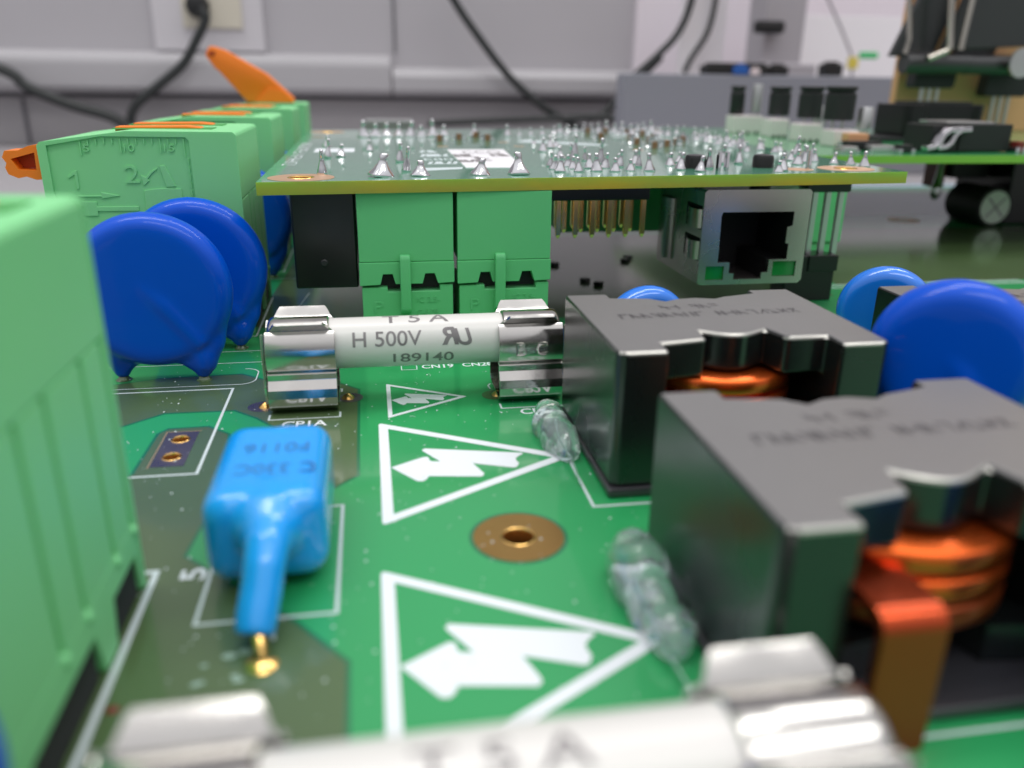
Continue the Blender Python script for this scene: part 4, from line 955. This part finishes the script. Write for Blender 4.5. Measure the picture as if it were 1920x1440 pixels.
# network jack
def jack():
    t = thing('network_jack', 'metal shielded network jack with two green light windows under the upper board', 'network jack', (55, 113, 12))
    x0, x1, y0, y1, z0, z1 = 47.2, 63.75, 112.6, 131.0, 5.85, 19.75
    face = [(x0 + 0.5, z0), (x1 - 0.5, z0), (x1, z0 + 0.5), (x1, z1 - 0.4), (x1 - 0.4, z1), (x0 + 0.4, z1), (x0, z1 - 0.4), (x0, z0 + 0.5)]
    cav = [(50.1, 9.2), (50.1, 11.3), (50.0, 16.0), (50.2, 16.55), (61.3, 16.55), (61.3, 14.5), (60.5, 14.3), (60.5, 11.9), (61.0, 11.8), (61.0, 9.5), (58.2, 9.5), (58.2, 7.6), (57.2, 7.55), (57.2, 6.6), (52.8, 6.6), (52.8, 7.5), (52.0, 7.55), (52.0, 9.2)]
    l1 = [(48.35, 6.55), (51.2, 6.55), (51.2, 8.65), (48.35, 8.65)]; l2 = [(58.9, 6.9), (62.6, 6.9), (62.6, 9.2), (58.9, 9.2)]
    me = curve_mesh([face, cav, l1, l2], 0.15); me.transform(Matrix.Translation((0, y0 + 0.15, 0)) @ Matrix.Rotation(R(90), 4, 'X')); finish('front_plate', me, 'nickel', t, 30)
    # hollow shield: sides, top, bottom, back
    mb = MB(); mb.box(x0, x0 + 0.3, y0 + 0.3, y1, z0 + 0.3, z1 - 0.3).box(x1 - 0.3, x1, y0 + 0.3, y1, z0 + 0.3, z1 - 0.3).box(x0 + 0.3, x1 - 0.3, y0 + 0.3, y1, z1 - 0.32, z1 - 0.02).box(x0 + 0.3, x1 - 0.3, y0 + 0.3, y1, z0 + 0.02, z0 + 0.32).box(x0 + 0.3, x1 - 0.3, y1 - 0.3, y1, z0 + 0.32, z1 - 0.32)
    mb.build('shield', 'nickel', t, smooth=0)
    # plastic insert: back of the cavity and lining
    mb = MB(); mb.box(x0 + 0.4, x1 - 0.4, 124, 125, z0 + 0.4, z1 - 0.4)
    mb.box(x0 + 0.35, 49.95, y0 + 0.4, 124, 9.3, z1 - 0.4).box(61.35, x1 - 0.35, y0 + 0.4, 124, 9.5, z1 - 0.4).box(x0 + 0.35, x1 - 0.35, y0 + 0.4, 124, 16.6, z1 - 0.38)
    mb.box(x0 + 0.35, 51.95, 113.6, 124, z0 + 0.36, 9.1).box(58.3, x1 - 0.35, 113.6, 124, z0 + 0.36, 9.4).build('plastic_insert', 'cavity', t, smooth=0)
    for i in range(8): MB().tube([(51.8 + i * 1.05, 123.5, 15.5), (51.8 + i * 1.05, 117.0, 16.2)], 0.16, 6).build('contact_wire', 'gold', t)
    for b in ((48.3, 51.25, 112.95, 113.5, 6.5, 8.7), (58.85, 62.65, 112.95, 113.5, 6.85, 9.25)): rbox('light_window', b, 'lens', t, 0.1)
    # spring fingers on the left side
    for zc in (15.6, 11.0):
        rbox('finger_slot', (x0 - 0.02, x0 + 0.05, 113.0, 119.0, zc - 1.6, zc + 1.8), 'cavity', t, 0)
        pts = [(x0 + 0.05, 113.0), (x0 - 0.55, 113.4), (x0 - 0.85, 114.6), (x0 - 0.7, 116.0), (x0 + 0.05, 118.2)]
        MB().strip([(x, y) for x, y in pts], zc - 1.35, zc + 1.35, 'XY', 0.2).build('spring_finger', 'nickel', t, smooth=60)
    MB().strip([(x0, 124.0), (x0 - 0.6, 125), (x0 - 0.7, 128), (x0, 130)], 7.5, 17, 'XY', 0.2).build('side_flange', 'nickel', t, smooth=60)
    MB().strip([(114.0, z0 - 0.0), (115.0, z0 - 0.5), (118, z0 - 0.6), (120, z0)], 48.6, 51.0, 'YZ', 0.2).build('spring_finger', 'nickel', t, smooth=60)
    MB().strip([(114.0, z0 - 0.0), (115.0, z0 - 0.5), (118, z0 - 0.6), (120, z0)], 54.0, 57.5, 'YZ', 0.2).build('spring_finger', 'nickel', t, smooth=60)
    for px in (49.0, 59.6):     # locating pegs poking up through the board
        MB().lathe([(1.55, 0), (1.55, 4.1), (1.35, 4.5), (0.5, 4.62), (0.01, 4.62)], (px - 1.9, 117.2, 19.7), 'Z', 24).build('locating_peg', 'black', t)
    return t
jack()
# header with three long grey pins and a black socket below
hs = thing('long_pin_header', 'black header with three long grey pins, right of the network jack', 'pin header', (72, 124, 19))
rbox('header_strip', (69.2, 77.0, 124, 127, 17.75, zt(72) - 1.62), 'black', hs, 0.25)
for i in range(3): pin(71.5 + i * 2.3, 125.5, 7.0, 17.8, 0.42, 'pin_grey', hs)
sk = thing('pin_socket', 'tall black pin socket standing right of the network jack', 'socket', (73, 124, 0))
rbox('socket_body', (66.9, 75.6, 123.2, 128, 0.02, 7.6), 'black', sk, 0.2)
rbox('socket_cap', (70.6, 75.9, 122.9, 126, 5.0, 7.7), 'black', sk, 0.2)

t = thing('metal_can', 'low silver can showing behind the far edge of the upper board', 'component', (6.5, 263, 0))
rbox('can_body', (-0.6, 13.8, 258, 266, 0.03, 22.6), 'alu', t, 0.4); rbox('can_flange', (-1.6, 14.8, 257, 267, 0.03, 0.8), 'alu', t, 0.2)
# ================================================================== second board at the right with its parts
b2 = thing('rear_board', 'second raised green board at the right, loaded with black parts and clips', 'circuit board', (150, 220, 19))
rbox('board_panel', (79, 330, 160, 262, 18.85, 20.45), 'pcb_edge2', b2, 0)
plate('solder_mask', [[(79.05, 160.05), (329.9, 160.05), (329.9, 261.9), (79.05, 261.9)]], 20.452, 20.47, 'pcb', b2)
Zb = 20.48
def can(x, y, zlo, zhi, r, label):
    t = thing('capped_component', label, 'component', (x, y, Zb), 'black cans on leads over white blocks')
    h = zhi - zlo
    MB().lathe([(0.01, 0), (r * 0.92, 0), (r, 0.25), (r, h * 0.76), (r * 0.86, h * 0.81), (r * 0.86, h * 0.85), (r * 1.02, h * 0.90), (r * 1.02, h * 0.98), (r * 0.95, h), (0.01, h)], (x, y, zlo), 'Z', 28).build('black_can', 'black_m', t)
    for s in (-1, 1): MB().tube([(x + s * 1.3, y, Zb), (x + s * 1.3, y, zlo + 0.1)], 0.3, 8).build('lead', 'pin_grey', t)
    return t
def wblock(x0, x1, y, z1, label):
    t = thing('white_block', label, 'block', ((x0 + x1) / 2, y, Zb), 'white plastic blocks on the rear board')
    rbox('block_body', (x0, x1, y, y + 6, Zb, z1), 'whitebox', t, 0.3, 2)
    for s in (0.2, 0.5, 0.8): rbox('foot_notch', (x0 + (x1-x0)*s - 0.4, x0 + (x1-x0)*s + 0.4, y - 0.04, y + 0.02, Zb, Zb + 0.6), 'cavity', t, 0)
rows = [(1566, 1620, 162, 228, 188.0), (1500, 1548, 161, 220, 205.0), (1454, 1492, 163, 214, 221.0), (1382, 1411, 160, 207, 240.0)]
can(110.6, 188.5, 26.2, 33.85, 3.5, 'nearest and widest of the four black cans on the rear board')
can(112.4, 205.5, 26.0, 33.7, 3.05, 'second black can from the near end, right beside the third')
can(113.2, 224.0, 25.9, 33.5, 2.9, 'third black can from the near end of the row')
can(107.0, 238.0, 25.6, 33.5, 2.1, 'farthest and narrowest of the four black cans, beside a silver can')
wblock(107.0, 113.4, 183.0, 24.2, 'nearest white block on the rear board')
wblock(107.6, 113.6, 200.0, 24.8, 'second nearest white block on the rear board')
wblock(108.0, 113.2, 217.0, 25.2, 'third white block from the near end')
wblock(104.8, 113.8, 234.0, 25.4, 'farthest and widest white block on the rear board')
for x, y, r, z0, z1, l in [(117.2, 188.0, 1.75, 24.4, 29.2, 'short silver can right of the nearest black can'), (118.0, 210, 1.6, 24.0, 28.8, 'short silver can behind the nearest black can'), (112.0, 236.0, 1.4, 26.6, 34.1, 'tall thin silver can beside the farthest black can')]:
    t = thing('silver_can', l, 'capacitor', (x, y, Zb))
    MB().lathe([(0.01, 0), (r, 0), (r, (z1 - z0) * 0.93), (r * 0.9, z1 - z0), (0.01, z1 - z0)], (x, y, z0), 'Z', 24).build('can', 'alu', t)
    for s in (-1, 1): MB().tube([(x + s * 0.8, y, Zb), (x + s * 0.8, y, z0 + 0.1)], 0.25, 8).build('lead', 'pin_grey', t)
# black ferrite block and a lower one with bent silver legs
t = thing('power_inductor', 'tall black inductor block on the rear board in front of the tan panel', 'inductor', (147, 205, Zb))
MB().ext([(137.6, 203), (139, 202), (143, 202), (144.5, 204), (158, 204), (159, 202.5), (160.5, 203), (160.5, 216), (137.6, 216)], Zb + 1.2, 29.7).build('core', 'black', t, 0.4, 2)
rbox('core_lid', (142, 158, 204.6, 215, 29.7, 30.3), 'black_m', t, 0.2)
rbox('base', (130, 160, 200.5, 217, Zb, Zb + 1.1), 'black_m', t, 0.2)
t = thing('low_inductor', 'low black inductor on the rear board with two bent silver legs at its left', 'inductor', (134, 172, Zb))
rbox('core', (128.3, 141.0, 168, 180, Zb + 0.1, 26.4), 'black_m', t, 0.3)
rbox('core_lid', (126.0, 137.6, 170, 180, 26.4, 26.8), 'alu', t, 0.15)
for dx in (0, 3.6):
    MB().strip([(119.0 + dx, 20.9), (121.0 + dx, 21.3), (122.2 + dx, 22.3), (122.9 + dx, 24.0), (124.0 + dx, 24.8), (126.2 + dx, 24.9)], 165.3 + dx * 0.3, 167.4 + dx * 0.3, 'XZ', 1.05).build('bent_leg', 'solder', t, 0.15, 2, smooth=60)
rbox('dark_recess', (121.5, 128.2, 168.2, 178, Zb + 0.1, 26.2), 'black_m', t, 0.2)
for i, (x, y, m, w, h, l) in enumerate([(99.5, 166, 'alu', 3.6, 1.3, 'small silver chip by the left front corner of the rear board'), (107.5, 168, 'alu', 5.5, 1.4, 'small silver chip on the rear board under the black block'), (113.5, 166.5, 'black_m', 3.0, 1.6, 'small black chip on the front edge of the rear board'), (104.5, 172, 'black_m', 8.0, 2.0, 'flat black chip on the rear board near its left corner'), (106.5, 176, 'tan', 5.0, 3.4, 'small tan chip behind the flat black chip'), (141.6, 166, 'red', 1.6, 2.4, 'tiny red part at the right edge on the rear board')]):
    t = thing('surface_component', l, 'component', (x, y, Zb)); rbox('chip_body', (x, x + w, y, y + 3, Zb, Zb + h), m, t, 0.2)
    for s in (0, 1): rbox('end_contact', (x + s * w - 0.5, x + s * w + 0.5, y - 0.1, y + 3.1, Zb - 0.01, Zb + h * 0.5), 'solder', t, 0.1)
# tan panel with power transistors held by binder clips
tag(rbox('tan_panel', (166.5, 330, 252, 255, 20.5, 140), 'tan', None, 0.3), 'tan wooden panel standing upright at the back right', 'panel')
def transistor(x, z0, z1, w, label):
    t = thing('power_transistor', label, 'transistor', (x, 245, Zb), 'black power transistors on the tan panel')
    MB().ext([(x - w/2, z0 + 1), (x - w/2 + 0.6, z0), (x + w/2 - 0.6, z0), (x + w/2, z0 + 1), (x + w/2 + 0.6, z1), (x - w/2 + 0.8, z1)], 243.5, 248, 'XZ').build('body', 'black_m', t, 0.3)
    for s in (-2.6, 0, 2.6): rbox('leg', (x + s - 0.55, x + s + 0.55, 245, 245.8, Zb, z0 + 0.2), 'pin_grey', t, 0.1)
transistor(173.5, 33.5, 41, 14, 'black power transistor under the left binder clip')
transistor(199.0, 31.3, 42, 15, 'black power transistor under the right binder clip')
def binder(dx, label):
    t = thing('binder_clip', label, 'binder clip', (165 + dx, 240, 42), 'black binder clips gripping the tan panel')
    # spring body: a folded sheet leaning up and to the right, tube spine along its lower edge
    MB().ext([(155.2 + dx, 42.3), (169 + dx, 42.5), (179.5 + dx, 74), (168 + dx, 74)], 240.5, 242.5, 'XZ').build('spring_sheet', 'clipblack', t, 0.3)
    MB().tube([(159.0 + dx, 239.5, 40.4), (180.5 + dx, 239.5, 40.6)], 2.9, 20).build('rolled_edge', 'clipblack', t, 0.0, smooth=50)
    MB().tube([(154.8 + dx, 236.6, 74), (155.4 + dx, 236.4, 58), (157.8 + dx, 236.4, 47), (157.2 + dx, 236.6, 43)], 0.75, 10).build('wire_handle', 'wire_metal', t)
    MB().tube([(166.0 + dx, 234.6, 76), (167.6 + dx, 234.4, 58), (169.6 + dx, 234.2, 44.8), (168.4 + dx, 234.0, 43.8), (162.8 + dx, 233.8, 41.6)], 1.05, 12).build('wire_handle', 'wire_metal', t)
    MB().tube([(175.2 + dx, 234.8, 76), (174.4 + dx, 234.6, 58), (173.4 + dx, 234.4, 44.2)], 0.95, 12).build('wire_handle', 'wire_metal', t)
    return t
binder(0, 'black binder clip nearer the left with wire handles pointing up')
t = binder(20.5, 'larger black binder clip cut off by the right edge of the picture')
for c in list(t.children):
    if c.name.startswith('wire_handle'): bpy.data.objects.remove(c)
MB().lathe([(0.01, 0), (4.2, 0.2), (4.2, 1.0), (0.01, 1.0)], (194.5, 233.5, 41.0), 'Y', 28).build('loop_washer', 'alu', t)
MB().ext([(169.5, 44.5), (205, 46), (205, 80), (181, 80)], 237.5, 239.0, 'XZ').build('spring_sheet', 'clipblack', t, 0.3)

# ================================================================== parts standing on the big board under the rear board
t = thing('electrolytic_capacitor', 'black electrolytic capacitor lying on its side, cross scored end facing us', 'capacitor', (160, 196, 5))
ax = Vector((0.10, 1.0, 0)).normalized()
mb = MB().lathe([(4.2, 0), (4.85, 0.15), (4.95, 0.6), (4.95, 13.0)], (158.7, 189.5, 5.0), 'Y', 36); mb.build('sleeve', 'black_m', t)
MB().lathe([(0.01, -0.05), (4.05, -0.05), (4.2, 0.1)], (158.7, 189.4, 5.0), 'Y', 36).build('metal_end', 'alu_top', t)
for a in (45, -45):
    c, s = math.cos(R(a)), math.sin(R(a)); d = MB()
    d.add([(158.7 + c*3.6 - s*0.28, 189.3, 5 + s*3.6 + c*0.28), (158.7 + c*3.6 + s*0.28, 189.3, 5 + s*3.6 - c*0.28), (158.7 - c*3.6 + s*0.28, 189.3, 5 - s*3.6 - c*0.28), (158.7 - c*3.6 - s*0.28, 189.3, 5 - s*3.6 + c*0.28)], [(0, 1, 2, 3)]).build('score_line', 'post', t, smooth=0)
tag(rbox('relay_box', (164.5, 205, 192.5, 214, 0.03, 18.8), 'black', None, 0.6), 'large black box at the right edge under the rear board', 'box')
tag(rbox('hanging_box', (152.5, 163.5, 200, 210, 11.2, 18.8), 'black_m', None, 0.5), 'dark grey box hanging under the rear board above the lying capacitor', 'box')
tag(rbox('film_box', (149.0, 152.2, 202, 207, 8.6, 18.8), 'red', None, 0.4), 'dark red box hanging under the rear board', 'capacitor')
tag(MB().tube([(146.5, 197, 18.8), (146.3, 196.6, 13), (145.6, 196.0, 9.0)], [0.5, 0.9, 1.3], 12).ball((145.5, 195.9, 8.6), 1.6, 8, (0.9, 0.9, 1.5)).build('silver_drop', 'solder'), 'silver rounded pin hanging beside the dark red box', 'pin')
tag(rbox('desk_mat', (150, 520, 285, 345, -9.4, -8.0), 'mat', None, 0.3), 'pale blue mat lying on the desk behind the large board', 'mat')
tag(rbox('desk_shadow_block', (300, 420, 350, 396, -9.4, -3.0), 'black_m', None, 1), 'dark flat block standing in for a shadow far back on the desk', 'block')  # solid dark block added where only a shadow lies on the desk

# ================================================================== to scene units
seen = set()
for me in bpy.data.meshes:
    if me.users: me.transform(Matrix.Scale(U, 4))
for o in bpy.data.objects:
    if o.type in ('MESH', 'EMPTY'): o.location = o.location * U
